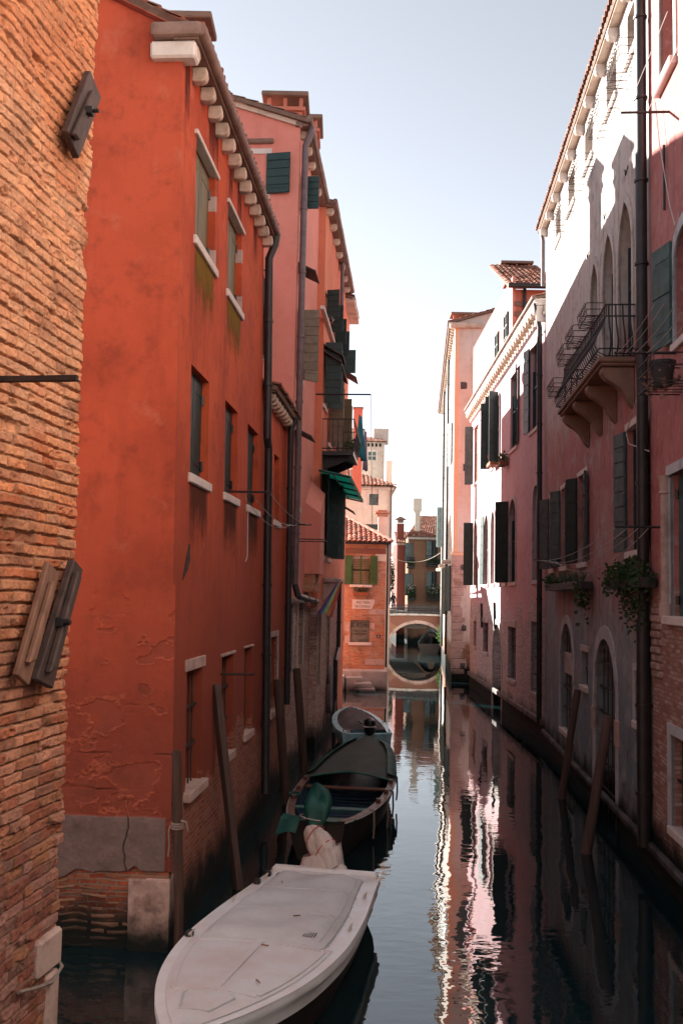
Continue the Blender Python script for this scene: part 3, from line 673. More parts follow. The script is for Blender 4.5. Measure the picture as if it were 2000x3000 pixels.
# eave: soffit, corbels, gutter, roof
m=MB();m.fbox(FL,-.16,uD1+.06,ZE-.02,ZE+.1,-.1,.24);m.build('soffit',M['bstone'],RH)
e=MB();bw=.15
prof=[(0,0),(.13,0),(.19,.03),(.215,.09),(.21,.16),(.2,.21),(0,.21)]
e.prism([FL.w(0,ZE-.235+z,o) for o,z in prof],FL.t.to_3d()*bw)
b0=e.build('eave_bracket',M['bracket'],RH,smooth=True,bevel=.012)
nb=14;rep(b0,[FL.t.to_3d()*((uD1-.25)*i/(nb-1)) for i in range(1,nb)])
MB().fbox(FL,-.14,.13,ZE-.26,ZE-.02,-.42,.2).build('corner_corbel',M['wstone'],RH,bevel=.03)
def gutter(root,F,u0,u1,z,o,r=.085,mat='gutter'):
    mb=MB();n=max(2,int((u1-u0)/1.1));
    for i in range(n):
        a=u0+(u1-u0)*i/n;bb=u0+(u1-u0)*(i+1)/n;k=r*(1 if i%2 else 1.08)
        mb.tube([F.w(a,z+random.uniform(-.006,.006),o),F.w(bb+.02,z+random.uniform(-.006,.006),o)],k,12)
    return mb.build('gutter',M[mat],root,smooth=True)
gutter(RH,FL,-.2,uD1+.05,ZE+.1,.27,.085)
MB().fbox(FL,-.24,-.0,ZE+.0,ZE+.2,-.4,.3).build('gutter_end',M['gutter'],RH,bevel=.05,seg=2)
def lroof(root,F,u0,u1,z,o,depth,sl): return tiles(F.w(u0,z,o),F.w(u1,z,o),F.w(u1,z+sl*(depth+o),-depth),F.w(u0,z+sl*(depth+o),-depth)).build('roof',M['tile'],root)
rf=lroof(RH,FL,-.12,uD1+.03,ZE+.14,.26,7.5,sl)
m=MB();P0=E1.w(8.0,ZE+.2,0)
for i in range(16):
    t0=i*.5;m.hexa([E1.w(8-t0+.02,ZE+.14+sl*t0,-.1),E1.w(8-t0-.5,ZE+.14+sl*(t0+.5),-.1),E1.w(8-t0-.5,ZE+.14+sl*(t0+.5),.12),E1.w(8-t0+.02,ZE+.14+sl*t0,.12),E1.w(8-t0+.02,ZE+.28+sl*t0,-.1),E1.w(8-t0-.5,ZE+.25+sl*(t0+.5),-.1),E1.w(8-t0-.5,ZE+.25+sl*(t0+.5),.12),E1.w(8-t0+.02,ZE+.28+sl*t0,.12)])
m.build('verge_tile',M['vtile'] if 'vtile' in M else simple('verge_terracotta',(.36,.08,.045),.85,.4,4,.2),rf)
pc=at(632,47,17.0);chimney(rf,(pc.x-.42,pc.y,pc.z-1.93),.4,.4,1.2,M['chim'],.2)
a=FL.hit(646,1975);MB().tube([FL.w(a[0],a[1],0),FL.w(a[0],a[1]+.01,.55)],.02,6).build('iron_arm',M['rust'],RH)
q=[FL.hit(x,y,.01) for x,y in ((556,1595),(549,1640),(543,1670),(536,1700))];MB().tube([FL.w(u,z,.0) for u,z in q],[.02,.05,.045,.01],6).build('scar',M['rust'],RH)
pipe(RH,FL,[(uD1-.05,ZE+.05,.27),(uD1-.05,ZE-.15,.24),(uD1-.05,ZE-.45,.12),(uD1-.05,8.0,.12),(uD1-.05,7.7,.12),(uD1+.15,7.5,.12),(uD1+.15,1.0,.12),(uD1+.05,.5,.14)],.085,'pipe')
# ================================================================== LEFT: low red wing
uA1=uD2-.25;ZA=8.72
AX=thing('red_wing','low red wing between the dark and the grey drainpipe with a small bracketed eave','house',FL.w(uD1,0))
ax=[opn(FL,803,818,1313,1516,kind='closed',dep=.3),opn(FL,789,810,1868,2090,kind='bars',dep=.3,surround=.12,surm='pstone',sillm='pstone')]
ax[0]['r']=(*ax[0]['r'][:2],6.15,7.65)
body(AX,FL,[(uD1+.01,Z0),(uA1+.25,Z0),(uA1+.25,ZA),(uD1+.01,ZA)],ax,6,M['red'],near=[(0,Z0),(6,Z0),(6,ZA+1.7),(0,ZA)])
for h in ax: window(AX,FL,h)
MB().fbox(FL,uD1+.15,uA1+.3,ZA-.02,ZA+.08,-.1,.24).build('soffit',M['bstone'],AX)
e=MB();e.prism([FL.w(uD1+.3,ZA-.2+z,o*1.05) for o,z in prof],FL.t.to_3d()*.18);b0=e.build('eave_bracket',M['bracket'],AX,smooth=True,bevel=.012)
rep(b0,[FL.t.to_3d()*(.42*i) for i in range(1,10)])
lroof(AX,FL,uD1+.1,uA1+.25,ZA+.1,.3,6,.28)
pipe(AX,FL,[(uA1-.35,ZA+.05,.3),(uA1-.35,ZA-.25,.16),(uA1-.35,1.9,.12)],.075,'pipe')
pipe(AX,FL,[(uD1+.62,6.2,.02),(uD1+.62,9.3,.02)],.012,'cable',name='cable')
# ================================================================== LEFT: pink house
u3=FL0.hit(917,1400)[0];ZP=16.35
PH=thing('pink_house','tall pink house with green shutters, a grey drainpipe and two big roof chimneys','house',FL0.w(uD2,0))
FP=Face(FL0.w(uD2-.05,0).to_2d(),FL0.t);W2=u3-uD2+.05
hu=lambda x,y:FP.hit(x,y)[0]
za,zb=FP.hit(890,510)[1],FP.hit(890,618)[1]
def uwin(F,x,y,w,yt,yb,**k):
    u=F.hit(x,y)[0];k['r']=(u,u+w,F.hit(x,yb)[1],F.hit(x,yt)[1]);return k
ph=[uwin(FP,881,560,.9,512,618,kind='glass',leaves=[(0,88)],lw=.42,sm='greenshut',rows=5,dep=.2),
 uwin(FP,870,1010,1.1,900,1090,kind='glass',leaves=[(0,93),(1,45)],lw=.5,lm='tanshut',rows=7,dep=.2),
 uwin(FP,866,1400,.8,1330,1480,kind='glass',dep=.2,sm='greenshut')]
for x0,x1,y0,y1 in ((843,857,1768,1975),(871,886,1768,1955),(907,920,1768,1862)):
    h=opn(FP,x0,x1,y0,y1,kind='bars',dep=.2,surround=.13,surm='stone',sill=False);u0,uu1,q0,q1=h['r'];h['r']=(max(u0,.25),max(uu1,.95),q0,q1);ph.append(h)
print('pink low',[h['r'] for h in ph])
ph=[h for h in ph if h['r'][1]<W2-.05 and h['r'][0]>.1]
body(PH,FP,[(0,Z0),(W2,Z0),(W2,ZP),(0,ZP)],ph,9,M['pink'],near=[(0,Z0),(9,Z0),(9,ZP+.33*9),(0,ZP)])
for h in ph: window(PH,FP,h)
EP=Face((FP.w(0,0)-FP.n.to_3d()*9).to_2d(),FP.n)   # pink end wall facing the near end, u=9 at its corner
EP.n=-FP.t
eh=[]
h=opn(EP,721,781,452,572,kind='glass',dep=.15,sill=True,so=.05,lintel=.14,lo=.03,fm='boatwood',leaves=[(1,8)],lw=.62,sm='greenshut',rows=5);eh.append(h)
wnd=MB();wall_skin(wnd,EP,[(0,8),(9,8),(9,ZP),(0,ZP+.33*9)],eh,.012);wnd.build('end_wall',M['pink'],PH)
window(PH,EP,h)
hz=EP.hit(755,418);MB().fbox(EP,hz[0]-.4,hz[0]+.42,hz[1]-.05,hz[1]+.08,0,.1).build('hood_stone',M['bstone'],PH,bevel=.03)
# arched grated window half hidden by the dark pipe
q=[(770,790),(785,795),(792,830),(790,900),(786,1045)];m=MB();m.tube([EP.w(*EP.hit(x,y,.12),.12) for x,y in q],.02,6);m.tube([EP.w(*EP.hit(x-14,y+6,.12),.12) for x,y in q[1:]],.012,6)
for y in range(830,1040,36): m.tube([EP.w(*EP.hit(772,y,.12),.12),EP.w(*EP.hit(790,y,.12),.12)],.008,5)
m.build('window_grille',M['rust'],PH);a=EP.hit(774,800);bq=EP.hit(782,1040)
MB().fbox(EP,a[0]-.5,a[0]+.12,bq[1],a[1]-.15,0,.02).build('window',M['glass'],PH)
s_=EP.hit(786,1051);MB().fbox(EP,s_[0]-.8,s_[0]+.1,s_[1]-.06,s_[1]+.06,0,.1).build('sill',M['wstone'],PH)
# roof, mouldings along the gable
m=MB()
for k,(o,zo) in enumerate(((.1,-.02),(.17,.1))):
    m.hexa([EP.w(0,ZP+zo-.02+.33*9,0),EP.w(9.05,ZP+zo-.02,0),EP.w(9.05,ZP+zo-.02,o),EP.w(0,ZP+zo-.02+.33*9,o),EP.w(0,ZP+zo+.1+.33*9,0),EP.w(9.05,ZP+zo+.1,0),EP.w(9.05,ZP+zo+.1,o),EP.w(0,ZP+zo+.1+.33*9,o)])
m.build('gable_moulding',M['bracket'],PH)
rf=lroof(PH,FP,-.2,W2+.1,ZP+.12,.24,9,.33)
MB().fbox(FP,-.1,W2,ZP-.02,ZP+.1,-.1,.22).build('soffit',M['bstone'],PH)
e=MB();e.prism([FP.w(.2,ZP-.2+z,o*.9) for o,z in prof],FP.t.to_3d()*.18);b0=e.build('eave_bracket',M['bracket'],PH,smooth=True,bevel=.012);rep(b0,[FP.t.to_3d()*(.9*i) for i in range(1,5)])
gutter(PH,FP,-.2,W2,ZP+.12,.26,.08)
for px,py,Y in ((906,304,25.9),(946,366,28.9)):
    P=at(px,py,Y);chimney(rf,(P.x-.62,P.y,P.z-1.89),.8,.95,1.3,M['chim'])
pipe(PH,FP,[(.12,ZP+.05,.26),(.12,ZP-.2,.24),(.12,ZP-.45,.13),(.12,5.0,.13),(.12,4.75,.13)],.085,'gpipe')
pipe(PH,FP,[(.12,4.75,.13),(.12,4.5,.2),(.5,4.45,.2),(W2-.1,4.3,.2)],.08,'pipe')
for x,y,w_ in ((874,772,1.0),(862,1255,1.0)):
    a=FP.hit(x,y);flap(PH,FP,max(.25,a[0]),max(.25,a[0])+w_,a[1],.45,.22)
m=MB();a=FP.hit(862,1310);bq=FP.hit(862,1570);m.tube([FP.w(.55,a[1],.04),FP.w(.55,bq[1],.04)],.03,6);m.build('conduit',M['cable'],PH)
# chimney breast on corbels
ua=FP.hit(895,1500)[0];zt=FP.hit(905,1400)[1];zl=FP.hit(897,1682)[1];zm=FP.hit(890,1468)[1]
if ua<W2-1.0:
    ub=ua+1.3;ub=min(ub,W2-.05)
    m=MB();m.hexa([FP.w(ua,zl,0),FP.w(ub,zl,0),FP.w(ub,zl,.42),FP.w(ua,zl,.42),FP.w(ua,zm,0),FP.w(ub,zt,0),FP.w(ub,zt-.4,.42),FP.w(ua,zm-.3,.42)])
    m.build('chimney_breast',M['pink'],PH);MB().fbox(FP,ua+.05,ub-.05,zl-.5,zl,0,.3).build('corbel',M['cbrick'],PH)
# ================================================================== LEFT: coral house
CH=thing('coral_house','coral house with open dark green shutters, iron balcony and green awning','house',FL0.w(u3,0))
FQ=Face(FL0.w(u3,0,.22).to_2d(),FL0.t);u4=FQ.hit(1004,1300)[0];ZC=FQ.hit(945,545)[1]-.1
W3=u4
print('coral',u3,u4,'eave',ZC,FQ.hit(998,918))
ch=[]
for u in (.35,2.0,3.6,5.2): ch.append(dict(r=(u,u+.8,12.95,13.85),kind='glass',dep=.2,leaves=[(0,78)],lw=.4,sm='greenshut',rows=5))
ch.append(dict(r=(6.8,7.6,12.7,13.6),kind='glass',dep=.2,leaves=[(0,90)],lw=.52,sm='greenshut',rows=5))
ch.append(dict(r=(.3,1.15,10.3,12.2),kind='open',dep=.2,leaves=[(0,88),(1,70)],lw=.5,sm='greenshut',rows=8))
ch.append(dict(r=(2.2,3.1,9.4,11.4),kind='open',dep=.2,leaves=[(0,85),(1,60)],lw=.45,sm='tanshut',lm='tanshut',rows=8))
ch.append(dict(r=(5.6,6.6,9.5,11.5),kind='open',dep=.25,leaves=[(0,80),(1,60)],lw=.5,sm='oliveshut'))
ch.append(dict(r=(.35,1.4,5.7,8.2),kind='open',dep=.25,leaves=[(0,25),(1,48)],lw=.52,sm='greenshut'))
ch.append(dict(r=(2.6,3.8,5.7,8.2),kind='open',dep=.25,leaves=[(0,62),(1,50)],lw=.55,sm='greenshut',lm='greyshut'))
for x,w_ in ((930,.8),(955,1.1)): ch.append(uwin(FQ,x,1880,w_,1790,2010,kind='bars',dep=.3,surround=.12,surm='pstone',sill=False))
zf={}
ok=[]
for h in ch:
    u0,uu1,q0,q1=h['r']
    if u0<.05 or uu1>W3-.05: continue
    if any(u0<o['r'][1]+.05 and uu1>o['r'][0]-.05 and q0<o['r'][3] and q1>o['r'][2] for o in ok): h['r']=None;continue
    ok.append(h)
print('coral windows',len(ok),[tuple(round(v,1) for v in h['r']) for h in ok])
body(CH,FQ,[(0,Z0),(W3,Z0),(W3,ZC),(0,ZC)],ok,9,M['coral'],near=[(0,Z0),(9,Z0),(9,ZC+2.5),(0,ZC)])
for h in ok: window(CH,FQ,h)
rf=lroof(CH,FQ,-.15,W3,ZC+.1,.26,9,.28);MB().fbox(FQ,-.1,W3,ZC-.02,ZC+.1,-.1,.24).build('soffit',M['bstone'],CH)
e=MB();e.prism([FQ.w(.1,ZC-.2+z,o) for o,z in prof],FQ.t.to_3d()*.18);b0=e.build('eave_bracket',M['bracket'],CH,smooth=True,bevel=.012);rep(b0,[FQ.t.to_3d()*(1.3*i) for i in range(1,9)])
gutter(CH,FQ,-.15,W3,ZC+.12,.28,.07)
for x,y,w_,d_ in ((927,952,1.2,.6),(938,1003,3.2,.55)): 
    a=FQ.hit(x,y);flap(CH,FQ,max(.05,a[0]),max(.05,a[0])+w_,a[1],d_,.35)
a=FQ.hit(938,895);MB().fbox(FQ,a[0],W3-.5,a[1]-.1,a[1],0,.12).build('string_course',M['wstone'],CH)
# balcony with iron railing
uB=FQ.hit(944,1290)[0];zB=at(990,1330,FQ.w(uB,0).y+.6).z;BL=2.4;BO=.95
sl_=MB();sl_.fbox(FQ,uB,uB+BL,zB-.12,zB,0,BO);bal=sl_.build('balcony',M['black'],CH)
m=MB()
for i in range(14): m.tube([FQ.w(uB+BL*i/13,zB,BO-.03),FQ.w(uB+BL*i/13,zB+.55,BO+.08),FQ.w(uB+BL*i/13,zB+1.0,BO-.02)],.012,5)
for i in range(6):
    for uu in (uB,uB+BL): m.tube([FQ.w(uu,zB,BO*i/6),FQ.w(uu,zB+1.0,BO*i/6)],.012,5)
for zz in (.08,.98): m.tube([FQ.w(uB,zB+zz,0),FQ.w(uB,zB+zz,BO),FQ.w(uB+BL,zB+zz,BO),FQ.w(uB+BL,zB+zz,0)],.018,6)
m.build('railing',M['iron'],bal)
for uu in (uB+.3,uB+BL-.3): MB().prism([FQ.w(uu,zB-.12,0),FQ.w(uu,zB-.12,BO-.1),FQ.w(uu,zB-.22,BO-.15),FQ.w(uu,zB-.55,0)],FQ.t.to_3d()*.06).build('bracket',M['iron'],bal)
# corrugated awning
zA=FQ.hit(931,1374)[1];uW=FQ.hit(931,1374)[0];AL=FQ.hit(988,1430)[0]-uW;AO=.95;rows=[]
for j in range(5):
    rows.append([FQ.w(uW+AL*i/64,zA-.2*j/4+.018*math.sin(i*1.57),.02+AO*j/4) for i in range(65)])
aw=MB().grid(rows).build('awning',M['awning'],CH);m=MB()
for i in range(5): m.tube([FQ.w(uW+AL*i/4,zA-.04,.02),FQ.w(uW+AL*i/4,zA-.24,AO)],.03,6)
for j in(.45,.95): m.tube([FQ.w(uW,zA-.2*j-.04,AO*j),FQ.w(uW+AL,zA-.2*j-.04,AO*j)],.025,6)
m.build('awning_frame',M['iron'],aw)
# flat stone balcony below and its corbel
a=FQ.hit(946,1692);MB().fbox(FQ,a[0],a[0]+2.2,a[1]-.16,a[1],0,.5).build('ledge',M['pstone'],CH,bevel=.03)
e=MB();e.prism([FQ.w(a[0]+.1,a[1]-.16,0),FQ.w(a[0]+.1,a[1]-.16,.42),FQ.w(a[0]+.1,a[1]-.35,.38),FQ.w(a[0]+.1,a[1]-.75,0)],FQ.t.to_3d()*.25);e.build('corbel',M['pstone'],CH)
pipe(CH,FQ,[(FQ.hit(985,1700)[0],FQ.hit(985,1700)[1],.12),(FQ.hit(985,1700)[0],2.6,.12),(FQ.hit(985,1700)[0]-1.2,2.2,.12),(FQ.hit(985,1700)[0]-1.2,.3,.12)],.08,'pipe')
pipe(CH,FQ,[(FQ.hit(985,1100)[0],ZC,.14),(FQ.hit(985,1100)[0],7,.14)],.07,'gpipe')
# rod with laundry line over the canal
a=FQ.hit(925,1155);tipr=FQ.w(a[0],a[1],1.55);m=MB();m.tube([FQ.w(a[0],a[1],0),tipr],.025,6);m.build('laundry_arm',M['iron'],CH)
# ================================================================== LEFT: last row houses before the brick house
FR_=Face(FL0.w(uD2+0,0).to_2d(),FL0.t)
u5=u3+W3
LH=thing('salmon_house','narrow salmon house with a small tiled eave behind the coral house','house',FL0.w(u5,0))
FS=Face(FL0.w(u5,0,.18).to_2d(),FL0.t);ZS=FS.hit(1012,885)[1];WS=28.7-u5
zs=[uwin(FS,1008,1000,.5,985,1100,kind='closed',dep=.1,sm='blackshut'),uwin(FS,1010,1600,.6,1560,1650,kind='closed',dep=.1,sm='blackshut')]
zs=[h for h in zs if h['r'][1]<WS-.1 and h['r'][0]>.05]
body(LH,FS,[(0,Z0),(WS,Z0),(WS,ZS),(0,ZS)],zs,7,M['salmon'],near=[(0,Z0),(7,Z0),(7,ZS+2),(0,ZS)])
for h in zs: window(LH,FS,h)
rf=lroof(LH,FS,-.3,WS,ZS,.35,7,.3);MB().fbox(FS,-.2,WS,ZS-.2,ZS-.02,-.1,.4).build('soffit',M['bracket'],LH)
m=MB();m.hexa([Vector((x,y,z)) for z in (Z0,16.0) for x,y in ((-8,41.5),(-.25,41.5),(-.25,47.3),(-8,47.3))]);m.build('rear_wing',M['salmon'],LH)
P=at(1005,880,FS.w(1.5,0).y);chimney(rf,(P.x-.15,P.y,P.z-1.2),.6,.7,.9,M['chim'])
for z in (FS.hit(1010,1095)[1],FS.hit(1008,1490)[1]): flap(LH,FS,.3,1.6,z,.5,.3)
P=at(1047,1290,55);h_=at(1047,1198,55).z-P.z;m=MB();m.box((P.x,P.y,P.z+h_/2-1.5),.5,.5,h_+3);c_=m.build('stack',M['chim'],LH);MB().box((P.x,P.y,P.z+h_+.03),.58,.58,.07).build('cap',M['bstone'],c_)
# ================================================================== RIGHT: weathered white and red house with the balcony
uP=FR1.hit(1905,1400)[0];uF=(ground(1585,2173).to_2d()-FR1.a).dot(FR1.t)-.7
ZR=16.4
WH=thing('weathered_house','tall weathered house, white above and peeling red below, with a bellied iron balcony','house',FR1.w(0,0))
O=lambda x0,x1,yt,yb,**k: opn(FR1,x0,x1,yt,yb,**k)
rw=[O(1836,1868,30,158,kind='closed',sm='tanshut',dep=.34),O(1776,1804,207,330,kind='closed',sm='tanshut',dep=.34),O(1712,1735,400,505,kind='closed',sm='tanshut',dep=.34),O(1663,1682,553,655,kind='closed',sm='tanshut',dep=.34),O(1627,1641,652,735,kind='closed',sm='tanshut',dep=.34)]
zt=sum(h['r'][3] for h in rw[:4])/4;zb=sum(h['r'][2] for h in rw[:4])/4
print('R1 top',[tuple(round(v,2) for v in h['r']) for h in rw])
for h in rw: h['r']=(*h['r'][:2],zb,zt)
zfl=FR1.hit(1862,1040)[1]
ar=[(1813,1853,588),(1767,1799,685),(1731,1753,772),(1628,1640,962)]
for x0,x1,yt in ar[:3]:
    h=at_z(FR1,x0,x1,zfl+.05,0,arch='gothic',kind='open',dep=.22,surround=.14,sill=False,y=900,y2=900);h['r']=(*h['r'][:2],zfl+.05,FR1.hit((x0+x1)/2,yt)[1]);rw.append(h)
print('R1 arch',[tuple(round(v,2) for v in h['r']) for h in rw[5:]],'floor',zfl)
zt=FR1.hit(1717,1382)[1];zb=FR1.hit(1717,1646)[1]
for x0,x1 in ((1694,1717),(1644,1661),(1611,1623)):
    h=at_z(FR1,x0,x1,zb,zt,kind='open',dep=.14,lintel=.12,lw=.45,leaves=[(1,28),(0,8)],lm='greyshut' if x0!=1694 else 'blackshut',y=1500,y2=1500);rw.append(h)
h=O(1837,1882,1262,1618,kind='open',dep=.16,lintel=.14,leaves=[(0,6),(1,10)],lw=.55,lm='greyshut',rows=8);rw.append(h)
print('R1 mid',[tuple(round(v,2) for v in h['r']) for h in rw[8:]])
rw.append(O(1642,1679,1823,2129,arch='round',kind='bars',dep=.4,surround=.16,surm='cstone'))
rw.append(O(1703,1720,1905,2005,kind='bars',dep=.3,lintel=.14,lm2='stone'))
h=O(1743,1805,1872,2330,arch='round',kind='bars',dep=.6,surround=.2,surm='cstone',sill=False);h['r']=(*h['r'][:2],-.6,FR1.hit(1775,1872)[1]);rw.append(h)
rw.append(O(1860,1894,1963,2111,kind='bars',dep=.25,surround=.12,surm='cstone'))
print('R1 low',[tuple(round(v,2) for v in h['r']) for h in rw[-4:]])
body(WH,FR1,[(uP,Z0),(uF,Z0),(uF,ZR),(uP,ZR)],rw,8,M['r1'],near=[(0,Z0),(8,Z0),(8,ZR+2),(0,ZR)])
wins=[window(WH,FR1,h) for h in rw]
# balcony door fillings get a pale impost, the blocked arch its white panel
h=rw[-4]['r'];MB().fbox(FR1,h[0],h[1],h[2]+(h[3]-h[2])*.52,h[2]+(h[3]-h[2])*.72,-.38,-.08).build('panel',M['stone'],wins[-4],bevel=.02)
h=rw[-2]['r'];MB().fbox(FR1,h[0]-.28,h[0]+.0,1.6,2.15,-.1,.06).build('impost',M['pstone'],wins[-2],bevel=.03);MB().fbox(FR1,h[1],h[1]+.28,1.6,2.15,-.1,.06).build('impost',M['pstone'],wins[-2],bevel=.03)
# eave with widely spaced white brackets over scalloped tiles
rf=tiles(FR1.w(uP-4,ZR+.1,.26),FR1.w(uF+.3,ZR+.1,.26),FR1.w(uF+.3,ZR+3,-8),FR1.w(uP-4,ZR+3,-8)).build('roof',M['tile'],WH)
MB().fbox(FR1,uP-4,uF+.2,ZR-.03,ZR+.06,-.1,.2).build('soffit',M['bracket'],WH)
e=MB();e.prism([FR1.w(uF-.3,ZR-.26+z*1.1,o*1.05) for o,z in prof],FR1.t.to_3d()*.2);b0=e.build('eave_bracket',M['wstone'],WH,smooth=True,bevel=.012);rep(b0,[FR1.t.to_3d()*(-1.42*i) for i in range(1,10)])
pipe(WH,FR1,[(uP,18,.14),(uP,8,.14),(uP,4.2,.14)],.1,'pipe');pipe(WH,FR1,[(uP,4.2,.14),(uP,.4,.14)],.12,'pipe')
pipe(WH,FR1,[(uF-.15,ZR,.2),(uF-.15,ZR-.4,.12),(uF-.15,FR2.hit(1594,880)[1]+.3,.12)],.06,'gpipe')
# iron window racks
def rack(root,F,u0,u1,z,o0,o1,h=.32,curl=True,name='window_rack',n=8):
    m=MB();uu=[u0+(u1-u0)*i/n for i in range(n+1)]
    for u in uu:
        m.tube([F.w(u,z,o0),F.w(u,z-.05,o1),F.w(u,z+h,o1+.04)]+([F.w(u,z+h+.05,o1+.02),F.w(u,z+h+.03,o1-.03)] if curl else []),.008,5)
    for zz in (0,h*.5,h): m.tube([F.w(u0,z+zz,o0),F.w(u0,z+zz,o1),F.w(u1,z+zz,o1),F.w(u1,z+zz,o0)],.009,5)
    for o in (o0+(o1-o0)*.5,): m.tube([F.w(u0,z-.03,o),F.w(u1,z-.03,o)],.008,5)
    return m.build(name,M['rust'],root)
for h in rw[:4]: rack(WH,FR1,h['r'][0]-.15,h['r'][1]+.15,h['r'][2]-.42,0,.38)
for x,y in ((1835,500),(1772,632),(1722,745)):
    a=FR1.hit(x,y);MB().tube([FR1.w(a[0]-.12,a[1]+.06,0),FR1.w(a[0]-.12,a[1]-.05,.03),FR1.w(a[0],a[1]-.1,.03),FR1.w(a[0]+.03,a[1]+.02,.03),FR1.w(a[0]+.12,a[1]+.06,.03)],.012,5).build('wall_hook',M['rust'],WH)
# balcony
u_n=-2.0;u_f=3.5;zs_=9.04;BO2=.69
print('balcony',u_n,u_f,zs_,zfl)
S=MB();S.fbox(FR1,u_n,u_f,zs_-.1,zs_,0,BO2);S.fbox(FR1,u_n+.04,u_f-.04,zs_-.16,zs_-.1,0,BO2-.05);bal=S.build('balcony',M['bstone'],WH,bevel=.02)
for i in range(4):
    u=u_n+.12+(u_f-u_n-.6)*i/3;pr=[(0,-.17),(.6,-.17),(.62,-.28),(.52,-.4),(.36,-.5),(.22,-.63),(.1,-.85),(0,-.95)]
    MB().prism([FR1.w(u,zs_+z,o) for o,z in pr],FR1.t.to_3d()*.26).build('console',M['bstone'],bal,bevel=.02)
m=MB();zr=zs_+1.02
def bel(o): return [(o-.06,0.02),(o+.1,.1),(o+.16,.24),(o+.1,.42),(o-.0,.6),(o-.06,.8),(o-.07,1.0)]
nb=30
for i in range(nb+1):
    u=u_n+.05+(u_f-u_n-.1)*i/nb;m.tube([FR1.w(u,zs_+z,o) for o,z in bel(.6)],.011,5)
for s_,u in ((-1,u_n+.05),(1,u_f-.05)):
    for o in (.1,.23,.36,.49): m.tube([FR1.w(u+s_*(p-.6+.06),zs_+z,o) for p,z in bel(.6)],.016,5)
for z,e in ((.02,.54),(.12,.7),(.78,.54),(1.0,.54)): m.tube([FR1.w(u_n+.05-(e-.54),zs_+z,0),FR1.w(u_n+.05-(e-.54),zs_+z,e),FR1.w(u_f-.05+(e-.54),zs_+z,e),FR1.w(u_f-.05+(e-.54),zs_+z,0)],.016,6)
m.build('railing',M['iron'],bal,smooth=True)
for u,w_,z in ((u_f-1.0,1.0,.35),(u_f-2.6,1.0,.75),(u_f-3.9,.9,.8),(u_n+.0,.9,.78)):
    rack(bal,FR1,u,u+w_,zs_+z,.6,.9,.24,False,'flower_rack',6)
# ================================================================== RIGHT: faded red house at the edge
FH=thing('faded_red_house','faded red house with stone framed windows and teal shutters at the right edge','house',FR1.w(uP-3,0))
OO=lambda x0,x1,yt,yb,**k: opn(FR1,x0,x1,yt,yb,**k)
fw=[OO(1932,1975,-150,262,kind='glass',dep=.25,surround=.14,surm='wstone',so=.12,fm='tanshut'),OO(1974,2040,700,1010,arch='round',kind='glass',dep=.25,surround=.14,surm='cstone',leaves=[(1,14)],lw=.62,lm='tealshut',rows=2),OO(1963,2060,1392,1805,kind='closed',sm='tealshut',dep=.2,surround=.16,surm='cstone',so=.14),OO(1966,2040,2150,2420,kind='bars',dep=.3,surround=.16,surm='cstone')]
print('R0',[tuple(round(v,2) for v in h['r']) for h in fw])
zn=16.4
m=MB();m.fbox(FR1,-34,-9.01,Z0,16.2,-8,0);m.build('bounce_wall',M['r3'],FH)  # unseen pale wall added to bounce sun onto the left walls
body(FH,FR1,[(-9,Z0),(uP-.02,Z0),(uP-.02,zn),(-9,zn)],fw,8,M['r0'],near=[(0,Z0),(8,Z0),(8,zn),(0,zn)])
for h in fw: window(FH,FR1,h)
h=fw[2]['r'];m=MB();u=h[1]+.09;m.tube([FR1.w(u,h[2]-.02,.06),FR1.w(u,h[2]+.2,.06),FR1.w(u,h[2]+.21,.06),FR1.w(u,h[3]-.3,.06),FR1.w(u,h[3]-.28,.06),FR1.w(u,h[3]-.22,.06),FR1.w(u,h[3]-.05,.06),FR1.w(u,h[3],.06)],[.11,.11,.08,.075,.11,.08,.1,.13],12);m.build('column',M['pstone'],FH,smooth=True)
a=FR1.hit(1960,1985);
for i in range(9): MB().fbox(FR1,uP-.75+(i%2)*.08,uP-.12,3.25+i*.13,3.36+i*.13,-.1,.04+.02*(i%2)).build('quoin_brick',M['pstone'],FH,bevel=.02)
m=MB();a=FR1.hit(1953,520);m.tube([FR1.w(a[0],a[1]+.55,.05),FR1.w(a[0],a[1]-.55,.05)],.022,6);m.build('tie_bar',M['iron'],FH)
# ================================================================== RIGHT: rose house with scroll cornice
RS=thing('rose_house','rose pink house with white scroll cornice and rows of arched shuttered windows','house',FR2.w(0,0))
ZN=14.1;zF=19.6
O2=lambda x0,x1,yt,yb,**k: opn(FR2,x0,x1,yt,yb,**k)
def band(lst,zb,zt): 
    for h in lst: h['r']=(*h['r'][:2],zb,zt)
up=[O2(1553,1580,987,1248,kind='open',dep=.13,arch='low',leaves=[(1,8)],lw=.6),O2(1494,1514,1095,1318,kind='open',dep=.13,arch='low',leaves=[(0,10)],lw=.5),O2(1452,1461,1160,1360,kind='open',dep=.13,arch='low',leaves=[(0,72),(1,70)],lw=.42),O2(1437,1444,1200,1385,kind='open',dep=.13,arch='low',leaves=[(1,70)],lw=.42),O2(1388,1400,1262,1427,kind='open',dep=.13,arch='low',leaves=[(1,65)],lw=.45,lm='greyshut')]
print('R2 up',[tuple(round(v,2) for v in h['r']) for h in up])
band(up,7.95 if False else sum(h['r'][2] for h in up)/5,sum(h['r'][3] for h in up)/5)
